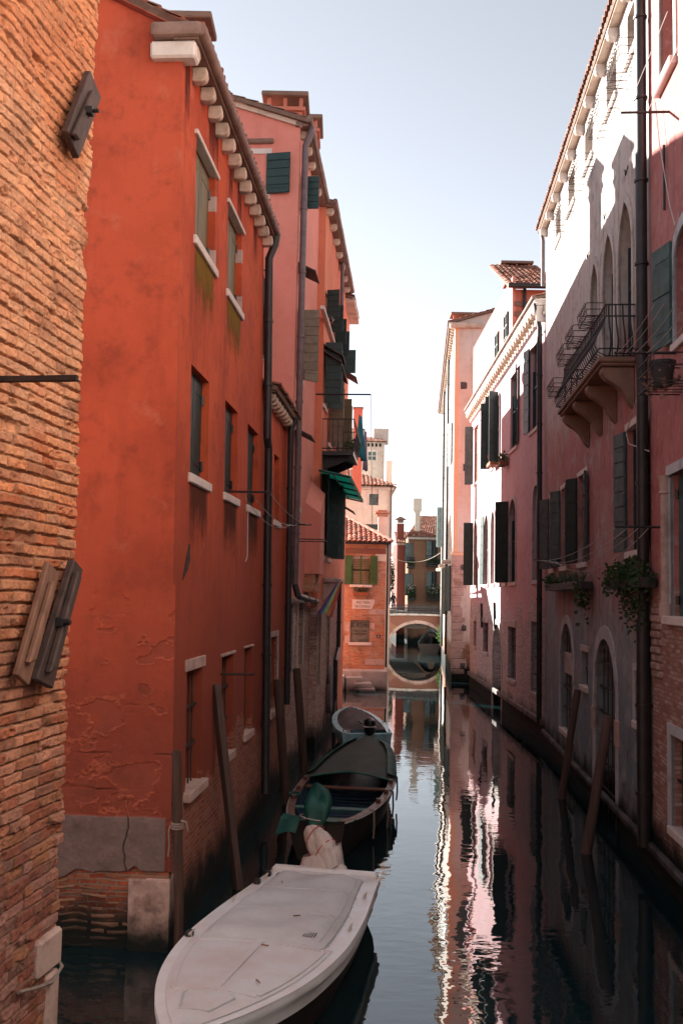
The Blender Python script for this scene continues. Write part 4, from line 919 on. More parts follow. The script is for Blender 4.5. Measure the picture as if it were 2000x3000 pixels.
md=[O2(1561,1580,1405,1611,kind='open',dep=.16,arch='round',surround=.1,sillm='cstone'),O2(1492,1511,1457,1700,kind='open',dep=.13,arch='round',surround=.12,leaves=[(1,60)],lw=.55),O2(1472,1483,1480,1700,kind='open',dep=.3,arch='round',surround=.1),O2(1455,1466,1495,1710,kind='glass',dep=.4,arch='round',surround=.12),O2(1438,1449,1505,1712,kind='glass',dep=.4,arch='round',surround=.12),O2(1419,1430,1512,1715,kind='open',dep=.13,arch='round',surround=.1,leaves=[(1,12)],lw=.5),O2(1388,1398,1535,1725,kind='open',dep=.13,arch='round',surround=.1,leaves=[(1,70)],lw=.5)]
print('R2 mid',[tuple(round(v,2) for v in h['r']) for h in md])
band(md,sum(h['r'][2] for h in md[1:])/6,sum(h['r'][3] for h in md[1:])/6)
lo=[O2(1557,1588,1820,2025,kind='bars',dep=.45,surround=.1,sillm='stone'),O2(1487,1509,1835,1986,kind='bars',dep=.4,lintel=.25,lm2='stone',sillm='stone'),O2(1443,1469,1825,2052,kind='glass',dep=.6,arch='round',surround=.16,sill=False),O2(1414,1429,1822,1908,kind='bars',dep=.35,lintel=.2,lm2='stone',sillm='stone'),O2(1386,1394,1818,1892,kind='bars',dep=.3,lintel=.25,lm2='stone',sillm='stone')]
print('R2 low',[tuple(round(v,2) for v in h['r']) for h in lo])
lo[2]['r']=(*lo[2]['r'][:2],-.6,lo[2]['r'][3])
okk=[];u_min=.12;
for h in up+md+lo:
    u0,uu1,q0,q1=h['r'];u0=max(u0,u_min);uu1=min(uu1,zF-.1)
    if uu1-u0<.15: continue
    h['r']=(u0,uu1,q0,q1)
    if any(u0<o['r'][1]+.12 and uu1>o['r'][0]-.12 and q0<o['r'][3]+.05 and q1>o['r'][2]-.05 for o in okk): print('drop',h['r']);continue
    okk.append(h)
body(RS,FR2,[(-.6,Z0),(zF,Z0),(zF,ZN-.4),(-.6,ZN-.4)],okk,8,M['r2'],near=[(0,Z0),(8,Z0),(8,ZN+1.5),(0,ZN-.4)])
for h in okk: window(RS,FR2,h)
m=MB();m.fbox(FR2,-.55,zF+.1,ZN-.42,ZN-.3,-.1,.1);m.fbox(FR2,-.4,zF+.15,ZN-.08,ZN+.06,-.2,.3);m.fbox(FR2,-.4,zF+.15,ZN+.062,ZN+.16,-.2,.34);m.fbox(FR2,-.55,zF+.1,ZN-.3,ZN-.082,-.2,.06);m.fbox(FR2,-.42,-.3,ZN-.62,ZN-.1,-.2,.28);m.build('cornice',M['wstone'],RS,bevel=.015)
gutter(RS,FR2,-.4,zF,ZN+.2,.36,.07,'gutter')
e=MB();sp=[(0,-.42),(.08,-.42),(.13,-.38),(.16,-.3),(.24,-.25),(.36,-.25),(.44,-.2),(.47,-.13),(.47,-.083),(0,-.083)]
e.prism([FR2.w(.0,ZN+z,o*.55+.06) for o,z in sp],FR2.t.to_3d()*.24);b0=e.build('cornice_bracket',M['bracket'],RS,smooth=True,bevel=.01);rep(b0,[FR2.t.to_3d()*(.52*i) for i in range(1,38)])
m=MB();m.fbox(FR2,-.4,zF,ZN-.95,ZN-.9,0,.03);m.build('string_course',M['wstone'],RS)
rf=lroof(RS,FR2,-.4,zF,ZN+.2,.32,8,.3)
pipe(RS,FR2,[(-.3,ZN,.3),(-.3,ZN-.3,.25),(-.3,ZN-.8,.16),(-.3,6,.14),(-.3,.6,.14)],.085,'pipe')
MB().tube([FR2.w(1.0,ZN-.5,.03),FR2.w(11.5,ZN-.55,.03)],.012,5).build('cable',M['iron'],RS)
for x in (1450,1412): 
    a=FR2.hit(x,1800);MB().tube([FR2.w(a[0],a[1]+.5,.05),FR2.w(a[0]-.25,a[1]-.6,.05)],.06,6).build('tie_bar',M['iron'],RS)
m=MB();m.fbox(FR2,-.6,zF,.55,.75,0,.12);m.build('plinth',M['dslab'],RS,bevel=.03)
MB().fbox(FR1,uP-4,uF,.35,.5,0,.12).build('plinth',M['dslab'],WH,bevel=.03)
# attic house rising behind
AH=thing('attic_house','small orange house with tiled roof peeping over the white scroll cornice','house',(7.6,44,0))
P=lambda x,y,Y:at(x,y,Y)
YA=40.0;xa=P(1502,900,YA).x;xb=P(1640,900,YA).x;zt=P(1505,848,YA).z
FA=Face((xa,YA),(1,0));aw_=[dict(r=(.35,.55,zt-2.6,zt-.1),kind='glass',dep=.1,sill=False)]
body(AH,FA,[(0,10),(xb-xa,10),(xb-xa,zt),(0,zt)],[],12,M['chim'])
FA2=Face((xa,YA),(0,1),True)
m=MB();m.fbox(FA2,-.02,12,10,zt+.55,-.1,.03);m.build('side_wall',M['pink'],AH)
for x0,x1,yt,yb in ((1479,1490,930,1002),(1453,1462,985,1055)):
    h=opn(FA2,x0,x1,yt,yb,kind='glass',dep=-.045,surround=.18,surm='wstone',sill=False);window(AH,FA2,h)
tiles((xa-.25,YA-.5,zt),(xb,YA-.5,zt),(xb,YA+5,zt+2.7),(xa-.25,YA+5,zt+2.7)).build('roof',M['tile'],AH)
MB().tube([(xa-.3,YA-.55,zt),(xb,YA-.55,zt)],.1,10).build('gutter',M['pipe'],AH)
MB().tube([FA.w(.45,zt,.12),FA.w(.45,10,.12)],.07,8).build('drainpipe',M['pipe'],AH)
q=MB()
for i in range(8): q.fbox(FA,.05,.8,zt-.7-i*.42,zt-.52-i*.42,0,.06)
q.build('vent_slats',M['bstone'],AH)
P2=P(1520,820,YA+4);chimney(AH,(P2.x,P2.y+1,zt+1.7),1.1,.6,.5,M['chim'],.2)
# ================================================================== RIGHT: apricot house
AP=thing('apricot_house','tall house with blank apricot end wall and sunlit white canal front','house',(cR3.x,cR3.y,0))
ZT=19.8;L3=27.5
aps=[]
for x0,x1,yt,yb in ((1343,1347,985,1080),(1333,1338,1055,1165),(1323,1327,1250,1370),(1318,1323,1660,1790),(1308,1312,1665,1800)):
    h=opn(FR3,x0,x1,yt,yb,kind='open',dep=.2,surround=.12,surm='wstone',leaves=[(1,25)],lw=.5);u0,uu1,q0,q1=h['r']
    if u0>.2 and uu1<L3 and uu1-u0>.2: aps.append(h)
keep=[]
for h in aps:
    u0,uu1,q0,q1=h['r'];uu1=min(uu1,u0+1.3);h['r']=(u0,uu1,q0,q1)
    if any(u0<o['r'][1]+.3 and uu1>o['r'][0]-.3 and q0<o['r'][3]+.2 and q1>o['r'][2]-.2 for o in keep): continue
    keep.append(h)
print('R3',[tuple(round(v,2) for v in h['r']) for h in keep])
body(AP,FR3,[(0,Z0),(L3,Z0),(L3,ZT),(0,ZT)],keep,9,M['r3'],near=[(0,Z0),(9,Z0),(9,ZT+2.5),(0,ZT)])
for h in keep: window(AP,FR3,h)
z_=E3.hit(1360,930)[1];m=MB();wall_skin(m,E3,[(-.0,Z0),(9,Z0),(9,ZT+2.2),(0,ZT)],[],.02);m.add([E3.w(0,Z0,.02),E3.w(0,ZT,.02),E3.w(0,ZT,0),E3.w(0,Z0,0)],[(0,1,2,3)]);m.build('end_wall',M['r3e'],AP)
for x,y in ((1359,1130),(1366,1370),(1357,1662),(1357,1840),(1354,1950)):
    a=E3.hit(x,y);s=.2;m=MB();m.fbox(E3,a[0]-s,a[0]+s,a[1]-s,a[1]+s,.02,.05);m.hexa([E3.w(a[0]-s*.8,a[1]-s*.8,.05),E3.w(a[0]+s*.8,a[1]-s*.8,.05),E3.w(a[0]+s*.8,a[1]+s*.8,.05),E3.w(a[0]-s*.8,a[1]+s*.8,.05)]+[E3.w(a[0],a[1],.13)]*4) if False else m.add([E3.w(a[0]-s*.8,a[1]-s*.8,.05),E3.w(a[0]+s*.8,a[1]-s*.8,.05),E3.w(a[0]+s*.8,a[1]+s*.8,.05),E3.w(a[0]-s*.8,a[1]+s*.8,.05),E3.w(a[0],a[1],.14)],[(0,1,4),(1,2,4),(2,3,4),(3,0,4)]);m.build('anchor_plate',M['slate'],AP)
m=MB();a=E3.hit(1345,1622)[1];m.fbox(E3,-.08,3,a-.1,a+.06,.02,.1);m.build('string_course',M['r3e'],AP)
rr=random.Random(3);m=MB();z=.35
while z<6.5:
    hh=rr.choice([.3,.42,.55]);w_=rr.uniform(.35,.95) if z>2 else rr.uniform(.6,1.4)
    m.fbox(E3,-.03,w_,z+.015,z+hh,-.1,.05+rr.uniform(0,.02));z+=hh
m.build('quoin',M['pstone'],AP,bevel=.03)
MB().fbox(E3,-.3,1.55,ZT-.35,ZT-.05,-.1,.3).build('corner_corbel',M['bracket'],AP,bevel=.05)
rf=tiles(FR3.w(-.2,ZT,.35),FR3.w(L3,ZT,.35),FR3.w(L3,ZT+2.7,-9),FR3.w(-.2,ZT+2.7,-9)).build('roof',M['tile'],AP)
e=MB();e.prism([FR3.w(.3,ZT-.25+z,o) for o,z in prof],FR3.t.to_3d()*.22);b0=e.build('eave_bracket',M['bracket'],AP,smooth=True,bevel=.012);rep(b0,[FR3.t.to_3d()*(.6*i) for i in range(1,45)])
Pc=at(1361,920,56.5);chimney(rf,(Pc.x,Pc.y,ZT),1.3,.7,.45,M['chim'],.2)
pipe(AP,FR3,[(7.5,ZT-.3,.12),(7.5,1,.12)],.08,'pipe');pipe(AP,FR3,[(17.5,ZT-.3,.12),(17.5,1,.12)],.09,'pipe')
a=FR3.hit(1310,1650)
for u in (3,11,20): MB().fbox(FR3,u,u+1.9,a[1]-.2,a[1],0,.5).build('balcony_slab',M['wstone'],AP,bevel=.04)
e=MB();e.fbox(FR3,24,25.4,8.5,11.6,.02,.42);e.build('shutter_box',M['greyshut'],AP)
# ================================================================== the brick house across the canal end
BH=thing('corner_brick_house','two storey orange brick house with tiled hip roof and green shutters at the canal end','house',(1.2,50,0))
HU=lambda x,y:FC.hit(x,y)
xl=-1.4;xr=HU(1128,1800)[0];zE=HU(1060,1590)[1];zG=.9
wn=[opn(FC,1031,1084,1630,1712,kind='glass',pane='curtain',arch='low',dep=.1,so=.14,leaves=[(0,6),(1,6)],lw=.36,sm='grassshut',lm='grassshut',fm='grassshut',rows=5)]
wn[0]['r']=(HU(1030,1670)[0],HU(1084,1670)[0],HU(1055,1713)[1],HU(1055,1627)[1])
bd=dict(r=(HU(1026,1850)[0],HU(1082,1850)[0],HU(1050,1882)[1],HU(1050,1817)[1]),kind='none',pane='board',dep=.06,so=.1)
body(BH,FC,[(xl,Z0),(xr,Z0),(xr,zE),(xl,zE)],wn+[bd],7,M['cbrick'])
w1=window(BH,FC,wn[0]);w2=window(BH,FC,bd)
m=MB()
for i in range(14):
    z=wn[0]['r'][2]+.1+i*(wn[0]['r'][3]-wn[0]['r'][2]-.25)/14;m.fbox(FC,wn[0]['r'][0]+.06,wn[0]['r'][1]-.06,z,z+.07,-.085,-.06)
m.build('roller_blind',M['oliveshut'],w1)
# graffiti tag sprayed on the boarded window
u0,u1,q0,q1=bd['r'];W_=u1-u0;Hh=q1-q0
S=[[(0,0),(0,1)],[(.7,1),(0,.45),(.8,0)],  [(1.1,0),(1.4,1),(1.75,0)],[(1.2,.4),(1.65,.4)],  [(2.6,.85),(2.2,1),(2.0,.75),(2.6,.35),(2.3,0),(1.95,.15)],  [(2.95,0),(2.95,1)],[(3.5,0),(3.5,1)],[(2.95,.5),(3.5,.5)],  [(3.9,0),(3.9,.6)],[(3.9,.85),(3.93,.95)]]
m=MB()
for s in S: m.tube([FC.w(u0+W_*(.07+x*.215),q0+Hh*(.68+y*.24),-.055) for x,y in s],.014,5)
for k in (.5,.36): m.tube([FC.w(u0+W_*(.08+.78*(t if t<=1 else 2-t)),q0+Hh*(k+.05*math.sin(t*3.1)+.02*t),-.055) for t in [i*.1 for i in range(19)]],.01,5)
for i,s in enumerate([[(0,0),(.3,.8),(.5,.1)],[(.6,.1),(.8,.9),(.95,.3),(1.1,.9),(1.3,0)],[(1.75,.8),(1.5,.5),(1.8,.2)]]): m.tube([FC.w(u0+W_*(.45+x*.27),q0+Hh*(.04+y*.14),-.055) for x,y in s],.009,5)
m.build('graffiti',M['ink'],w2)
m=MB();
for i in range(9): m.fbox(FC,u0-.05+i*(W_+.1)/9,u0-.05+(i+.86)*(W_+.1)/9,q1+.02,q1+.3,0,.03)
m.build('brick_arch',M['cbrick'],BH);zq=[(HU(1,1655)[1],HU(1,1672)[1])]
for x0,x1,y0,y1 in ((1011,1024,1825,1850),(1085,1098,1825,1848),(1009,1024,1862,1885),(1080,1127,1786,1800),(1068,1124,1932,1948),(1020,1092,1885,1891)):
    a=HU(x0,y1);bq=HU(x1,y0);MB().fbox(FC,a[0],min(bq[0],xr-.005),a[1],bq[1],-.05,.025).build('wall_stone',M['pstone'],BH,bevel=.01)
a=HU(1105,1635);MB().fbox(FC,a[0]-.1,xr+.004,a[1]-.15,a[1]+.45,-.05,.012).build('plaster_patch',M['cream'],BH)
m=MB();m.fbox(FC,xl,xr,zE-.55,zE-.3,0,.05);m.build('plaster_band',M['cream2'] if 'cream2' in M else M['bridge'],BH)
MB().tube([FC.w(xl,zE+.0,.42),FC.w(xr+.2,zE+.0,.42)],.09,10).build('gutter',M['pipe'],BH,smooth=True)
pk=HU(1010,1525);hip=lambda s,t:t<1.02-(max(0,s-.0))*1.0
ridge=at(1012,1522,53.5)
A=FC.w(xl,zE+.02,.5);B_=FC.w(xr+.25,zE+.02,.5);T0=Vector((xl,53.4,ridge.z+.1));T1=Vector((xr+.25,53.4,ridge.z+.1))
s0=(ridge.x-xl)/(xr+.25-xl)
rf=tiles(A,B_,T1,T0,clip=lambda s,t:t<(1-(s-s0)/(1-s0))+.02 if s>s0 else True,tw=.24,row=.42,amp=.075).build('roof',M['tile'],BH)
m=MB();Tp=Vector((ridge.x,53.4,ridge.z+.1))
m.poly([B_,Vector((xr+.25,57,zE)),Tp]);m.poly([A+Vector((0,0,-.03)),B_+Vector((0,0,-.03)),Tp+Vector((0,0,-.05)),T0+Vector((0,0,-.05))])
m.build('roof_deck',M['bstone'],rf);hp=MB();hp.tube([B_.lerp(Tp,i/14)+Vector((0,0,.06+(.02 if i%2 else 0))) for i in range(15)],.1,8);hp.build('hip_tile',M['vtile2'] if 'vtile2' in M else simple('hip_terracotta',(.4,.16,.11),.85,.4,4,.2),rf)
Pc=at(1119,1560,52.6);zc0=at(1119,1585,52.6).z;zc1=at(1119,1505,52.6).z
m=MB();m.box((Pc.x,52.9,(zc0+zc1)/2-.8),.42,.42,zc1-zc0+1.6);c_=m.build('chimney',M['cream'],rf);m=MB();m.box((Pc.x,52.9,zc1-.05),.6,.6,.12);m.box((Pc.x,52.9,zc1+.07),.75,.75,.1);m.box((Pc.x,52.9,zc1+.16),.5,.5,.08);m.build('cap',M['cbrick'],c_)
MB().tube([(xr+.08,49.7,zE),(xr+.08,49.75,1.0)],.05,8).build('drainpipe',M['iron'],BH)
# steps down to the water
LD=thing('stone_landing','worn stone landing with three steps going down into the canal below the orange brick house','steps',(1.2,48,0))
m=MB();ys=48.55
m.box(((xl+xr)/2-.1,49.1,-.1),xr-xl+.4,1.0,2.0);m.build('platform',M['slab'],LD,bevel=.04)
for i,(x0,x1,zt,y0) in enumerate(((.35,1.15,.62,47.9),(.75,1.6,.38,47.6),(.8,1.75,.14,47.3))):
    MB().box(((x0+x1)/2,(y0+48.62)/2,zt-.6),x1-x0,48.62-y0,1.2).build('step',M['slab'],LD,bevel=.03)
MB().box((-.3,48.2,-.3),1.2,.9,2.0).build('quay_block',M['slab'],LD,bevel=.05)
# street name sign
def text(name,s,F,u,z,o,h,mat,parent,align='CENTER'):
    c=bpy.data.curves.new(name,'FONT');c.body=s;c.size=h;c.align_x=align;c.extrude=.002
    t=bpy.data.objects.new('tmp',c);COL.objects.link(t);dg=bpy.context.evaluated_depsgraph_get();me=bpy.data.meshes.new_from_object(t.evaluated_get(dg));bpy.data.objects.remove(t)
    ob=bpy.data.objects.new(name,me);COL.objects.link(ob);me.materials.append(mat);ob.parent=parent
    mw=Matrix((( F.t.x,0,F.n.x),(F.t.y,0,F.n.y),(0,1,0))).to_4x4();mw.translation=F.w(u,z,o)-parent.location
    me.transform(mw);return ob
a=HU(1031,1783);b=HU(1097,1757)
SG=thing('street_sign','white painted street name panel lettered in two lines on the orange brick house','sign',FC.w((a[0]+b[0])/2,a[1]))
MB().fbox(FC,a[0],b[0],a[1],b[1],0,.02).build('panel',M['wstone'],SG)
cu=(a[0]+b[0])/2;hh=b[1]-a[1]
text('lettering','RIO TERA',FC,cu-.02,a[1]+hh*.56,.024,hh*.34,M['ink'],SG);text('lettering','SECONDO',FC,cu-.02,a[1]+hh*.14,.024,hh*.34,M['ink'],SG)
m=MB();m.prism([FC.w(b[0]-.16,a[1]+.0,.024),FC.w(b[0]+.003,a[1],.024),FC.w(b[0]+.003,a[1]+hh*.55,.024),FC.w(b[0]-.06,a[1]+hh*.5,.024),FC.w(b[0]-.1,a[1]+hh*.25,.024)],FC.n.to_3d()*.004);m.build('peeled_patch',M['cbrick'],SG)
a=HU(1102,1868);NP=thing('number_plate','small blue enamel plate with a white disc on the brick beside the boarded window','sign',FC.w(*a))
m=MB();m.fbox(FC,a[0],a[0]+.2,a[1],a[1]+.13,0,.015);m.build('plate',M['bluein'],NP);m=MB();cx=FC.w(a[0]+.1,a[1]+.065,.016);m.prism([cx+Vector((.035*math.cos(i*.6283),0,.035*math.sin(i*.6283))) for i in range(10)],FC.n.to_3d()*.004);m.build('disc',M['wstone'],NP)
# ================================================================== cream house, brick tower behind
CR=thing('cream_house','cream plastered house with tiled roof and one shuttered window behind the brick house','house',(1,63,0))
FK=Face((0,62),(1,0));KU=lambda x,y:FK.hit(x,y)
kx=KU(1146,1500)[0];kz=KU(1080,1425)[1]
kw=[dict(r=(KU(1081,1465)[0],KU(1108,1465)[0],KU(1095,1480)[1],KU(1095,1447)[1]),kind='closed',sm='greyshut',dep=.1,surround=.14,surm='wstone',sill=False),dict(r=(KU(1072,1540)[0],KU(1108,1540)[0],KU(1090,1552)[1],KU(1090,1536)[1]),kind='glass',dep=.12,lintel=.1,sill=False)]
body(CR,FK,[(-3,-1),(kx,-1),(kx,kz),(-3,kz)],kw,8,M['cream'])
for h in kw: window(CR,FK,h)
m=MB();m.fbox(FK,-3,kx+.12,kz-.2,kz-.06,0,.16);m.build('cornice',M['wstone'],CR)
e=MB();e.fbox(FK,.1,.25,kz-.45,kz-.2,0,.14);b0=e.build('eave_bracket',M['wstone'],CR);rep(b0,[Vector((1.1*i,0,0)) for i in range(1,3)])
zk=at(1020,1375,67).z;s1=(at(1020,1375,67).x+3)/(kx+3.3)
rf=tiles((-3,61.5,kz),(kx+.3,61.5,kz),(kx+.3,67,zk),(-3,67,zk),clip=lambda s,t:t<(1-(s-s1)/(1-s1))*1.0+.03 if s>s1 else True,tw=.25,row=.45,amp=.08).build('roof',M['tile'],CR)
Tp=Vector((at(1020,1375,67).x,67,zk-.05));m=MB();m.poly([(-3,61.5,kz-.04),(kx+.3,61.5,kz-.04),Tp,(-3,67,zk-.05)]);m.poly([(kx+.3,61.5,kz-.04),(kx+.3,70,kz-.04),Tp]);m.build('roof_deck',M['bstone'],rf)
Pc=at(1139,1385,66);MB().box((Pc.x,66,Pc.z-.7),.4,.4,3).build('chimney',M['cream'],rf);
MB().tube([FK.w(kx-.03,kz,.12),FK.w(kx-.03,4,.12)],.06,8).build('drainpipe',M['gpipe'],CR)
TW=thing('brick_tower','distant narrow tower of patchy plaster and brick with a two pane window','house',(2.5,99,0))
FT=Face((0,98),(1,0));TU=lambda x,y:FT.hit(x,y);a=TU(1070,1400);b=TU(1126,1296)
tw=[dict(r=(TU(1077,1335)[0],TU(1102,1335)[0],TU(1090,1349)[1],TU(1090,1322)[1]),kind='glass',pane='greyshut',fm='wstone',dep=.1,surround=.12,surm='wstone',sill=False)]
body(TW,FT,[(-.6,0),(b[0],0),(b[0],b[1]),(-.6,b[1])],tw,4,M['tower']);window(TW,FT,tw[0])
m=MB();m.fbox(FT,-.7,b[0]+.1,b[1]-.12,b[1]+.02,-.1,.15);m.build('cornice',M['wstone'],TW)
tiles((-.7,97.6,b[1]+.02),(b[0]+.2,97.6,b[1]+.02),(b[0]-.4,101,b[1]+.95),(-.7,101,b[1]+.95),tw=.25,row=.45).build('roof',M['tile'],TW)
P_=at(1115,1285,100);MB().box((P_.x,100,P_.z+.2),1.5,1.,1.5).build('chimney',M['tower'],TW)
for x in (1079,1090,1102,1113): 
    q=TU(x,1305);MB().fbox(FT,q[0]-.12,q[0]+.12,q[1]-.12,q[1]+.25,-.05,.02).build('attic_opening',M['ink'],TW)
SH=thing('slender_house','slender rosy rendered house with a tall plain wall standing left of the brick tower','house',(.9,93,0))
FW=Face((0,92),(1,0));a=FW.hit(1046,1400);b=FW.hit(1066,1260)
body(SH,FW,[(-2,0),(b[0],0),(b[0],b[1]),(-2,b[1])],[],4,M['cream']);MB().fbox(FW,-2,b[0]+.1,b[1],b[1]+.12,-4,.1).build('roof',M['bstone'],SH)
# ================================================================== far houses behind the bridge
YB=82.0
def fhouse(name,label,Y,x0,x1,ye,mat,depth=9):
    F=Face((0,Y),(1,0));a=F.hit(x0,1700)[0];b=F.hit(x1,1700)[0];z=F.hit((x0+x1)/2,ye)[1]
    t=thing(name,label,'house',((a+b)/2,Y,0));return t,F,a,b,z
t,F,a,b,z=fhouse('dull_red_house','narrow dull red house with a tall capped chimney beyond the bridge',104,1162,1205,1590,M['farred'])
wv=[dict(r=(F.hit(1168,1650)[0]+.9,F.hit(1168,1650)[0]+1.5,F.hit(1170,1740)[1],F.hit(1170,1650)[1]),kind='open',dep=.15,sill=False)]
body(t,F,[(a,-1),(b,-1),(b,z),(a,z)],wv,9,M['farred']);[window(t,F,h) for h in wv]
tiles((a-.2,F.a.y-.5,z),(b,F.a.y-.5,z),(b,F.a.y+4,z+1.4),(a-.2,F.a.y+4,z+1.4),tw=.26,row=.45).build('roof',M['tile'],t)
m=MB();m.fbox(F,a-.1,b,z-.25,z-.02,0,.3);m.build('cornice',M['stone'],t)
Pc=at(1172,1560,105);zt_=at(1172,1537,105).z;m=MB();m.box((Pc.x,105,zt_-2.4),.75,.75,5);c_=m.build('chimney',M['farred'],t);m=MB();m.box((Pc.x,105,zt_+.35),.6,.6,.3);m.hexa([Vector((Pc.x+sx,105+sy,zt_+.5)) for sx,sy in((-.6,-.6),(.6,-.6),(.6,.6),(-.6,.6))]+[Vector((Pc.x+sx,105+sy,zt_+.85)) for sx,sy in((-.1,-.1),(.1,-.1),(.1,.1),(-.1,.1))]);m.build('cap',M['bstone'],c_)
OH,F,a,b,z=fhouse('ochre_house','ochre house with flower filled balconies and a tall white chimney beyond the bridge',98,1197,1320,1572,M['farorange'])
ow=[]
for x0,x1,yt,yb in ((1200,1212,1590,1650),(1262,1282,1585,1660),(1200,1211,1680,1745),(1262,1280,1675,1745)):
    q=F.hit(x0,yb);w_=F.hit(x1,yt);ow.append(dict(r=(q[0],w_[0],q[1],w_[1]),kind='open',dep=.2,sill=False,leaves=[(0,10)],lw=.5,lm='greyshut'))
body(OH,F,[(a,-1),(b,-1),(b,z),(a,z)],ow,9,M['farorange']);[window(OH,F,h) for h in ow]
tiles((a-.3,F.a.y-.5,z),(b,F.a.y-.5,z),(b,F.a.y+6,z+2.5),(a+1.5,F.a.y+6,z+2.5),tw=.26,row=.45).build('roof',M['tile'],OH)
m=MB();m.fbox(F,a-.15,b,z-.3,z-.02,0,.35);m.build('cornice',M['stone'],OH)
Pc=at(1222,1520,99);z0_=at(1222,1575,99).z;z1_=at(1222,1497,99).z;z2_=at(1222,1461,99).z
m=MB();m.box((Pc.x,99,(z0_+z1_)/2-.5),.48,.48,z1_-z0_+1);c_=m.build('chimney',M['cream'],OH);m=MB();m.box((Pc.x,99,(z1_+z2_)/2),.78,.78,z2_-z1_);m.box((Pc.x,99,z1_-.06),.6,.6,.14);m.build('cap',M['cream'],c_)
bals=[]
for x0,x1,y in ((1190,1212,1661),(1248,1290,1656),(1192,1214,1755),(1248,1292,1755)):
    q=F.hit(x0,y);w_=F.hit(x1,y);bb=MB().fbox(F,q[0],w_[0],q[1]-.14,q[1],0,.8).build('balcony',M['iron'],OH);m=MB()
    n=10
    for i in range(n+1): uu=q[0]+(w_[0]-q[0])*i/n;m.tube([F.w(uu,q[1],.76),F.w(uu,q[1]+.95,.76)],.018,4)
    for zz in(.1,.95): m.tube([F.w(q[0],q[1]+zz,0),F.w(q[0],q[1]+zz,.76),F.w(w_[0],q[1]+zz,.76),F.w(w_[0],q[1]+zz,0)],.025,5)
    m.build('railing',M['iron'],bb);bals.append((F.w((q[0]+w_[0])/2,q[1],.6),w_[0]-q[0]))
# pale house at the end of the lane, turned to the light
PL=thing('pale_house','pale sunlit house closing the narrow lane between brick house and dull red house','house',(6,128,0))
FQ2=Face((5.2,126),(.45,-.9) if False else (.34,-.94));FQ2.n=Vector((-.94,-.34)).normalized()
m=MB();m.hexa([Vector((3.2,132,-1)),Vector((6.8,122,-1)),Vector((9,122,-1)),Vector((9,132,-1)),Vector((3.2,132,9.6)),Vector((6.8,122,9.6)),Vector((9,122,9.6)),Vector((9,132,9.6))]);m.build('wall',M['cream'],PL);MB().prism([Vector((3,132,9.6)),Vector((6.7,121.7,9.6)),Vector((9,122,9.6)),Vector((9,132,9.6))],(0,0,.3)).build('roof',M['bstone'],PL)
# ================================================================== bridge
BG=thing('canal_bridge','humped bridge with one round arch and lacy iron railing across the canal end','bridge',(6.2,YB,0))
FB=Face((0,YB),(1,0));bl=2.0;br=9.4
gl=FB.hit(1132,1909)[0];gr=FB.hit(1310,1909)[0];top=FB.hit(1200,1826)[1];zd=FB.hit(1200,1807)[1]
cxb=(gl+gr)/2;wb=(gr-gl)/2
deck=lambda u:zd+.12-.06*((u-cxb)/wb)**2
N=24;arc=[(cxb-wb*math.cos(math.pi*i/N),-.0+top*math.sin(math.pi*i/N)) for i in range(N+1)]
m=MB();ms=[]
for (a0,z0_),(a1,z1_) in zip(arc,arc[1:]):
    for y,s in ((0,1),(-3.2,-1)): m.poly([FB.w(a0,z0_,y),FB.w(a1,z1_,y),FB.w(a1,deck(a1),y),FB.w(a0,deck(a0),y)])
    m.poly([FB.w(a0,z0_,0),FB.w(a1,z1_,0),FB.w(a1,z1_,-3.2),FB.w(a0,z0_,-3.2)]);m.poly([FB.w(a0,deck(a0),0),FB.w(a1,deck(a1),0),FB.w(a1,deck(a1),-3.2),FB.w(a0,deck(a0),-3.2)])
for a0,a1 in ((bl,gl),(gr,br)): m.fbox(FB,a0,a1,-1,deck(gl if a0==bl else gr),-3.2,0)
m.build('arch_wall',M['bridge'],BG)
r=MB();q0=[FB.w(u,z,.08) for u,z in arc];ou=[(cxb+(u-cxb)*1.07,z*1.1+.02) for u,z in arc]
for i in range(N):
    P=[FB.w(*arc[i],.06),FB.w(*arc[i+1],.06),FB.w(*ou[i+1],.06),FB.w(*ou[i],.06)];r.hexa(P+[p+Vector((0,.1,0)) for p in P])
r.build('arch_ring',M['pstone'],BG)
cp=MB()
for i in range(12):
    u0=bl+(br-bl)*i/12;u1=bl+(br-bl)*(i+1)/12;cp.fbox(FB,u0,u1-.01,deck(u0)+.0,deck(u0)+.14,-.2,.12,deck(u1)-deck(u0))
cp.build('coping',M['stone'],BG)
zr_=FB.hit(1200,1772)[1]-zd-.12;rl=MB()
for i in range(97):
    u=bl+(br-bl)*i/96;z=deck(u)+.14;rl.tube([FB.w(u,z,-.05),FB.w(u,z+zr_-.14,-.05)],.02 if i%6 else .035,4)
    if i<96:
        for k in range(2):
            zc_=z+.2+k*(zr_-.5)*.55;rl.tube([FB.w(u+.038+.034*math.cos(t*.785),zc_+.11*math.sin(t*.785),-.05) for t in range(8)],.017,4,closed=True)
for zz in (.06,.5*zr_,zr_-.14): rl.tube([FB.w(bl+(br-bl)*i/20,deck(bl+(br-bl)*i/20)+.14+zz,-.05) for i in range(21)],.03,5)
rl.build('railing',M['iron'],BG)
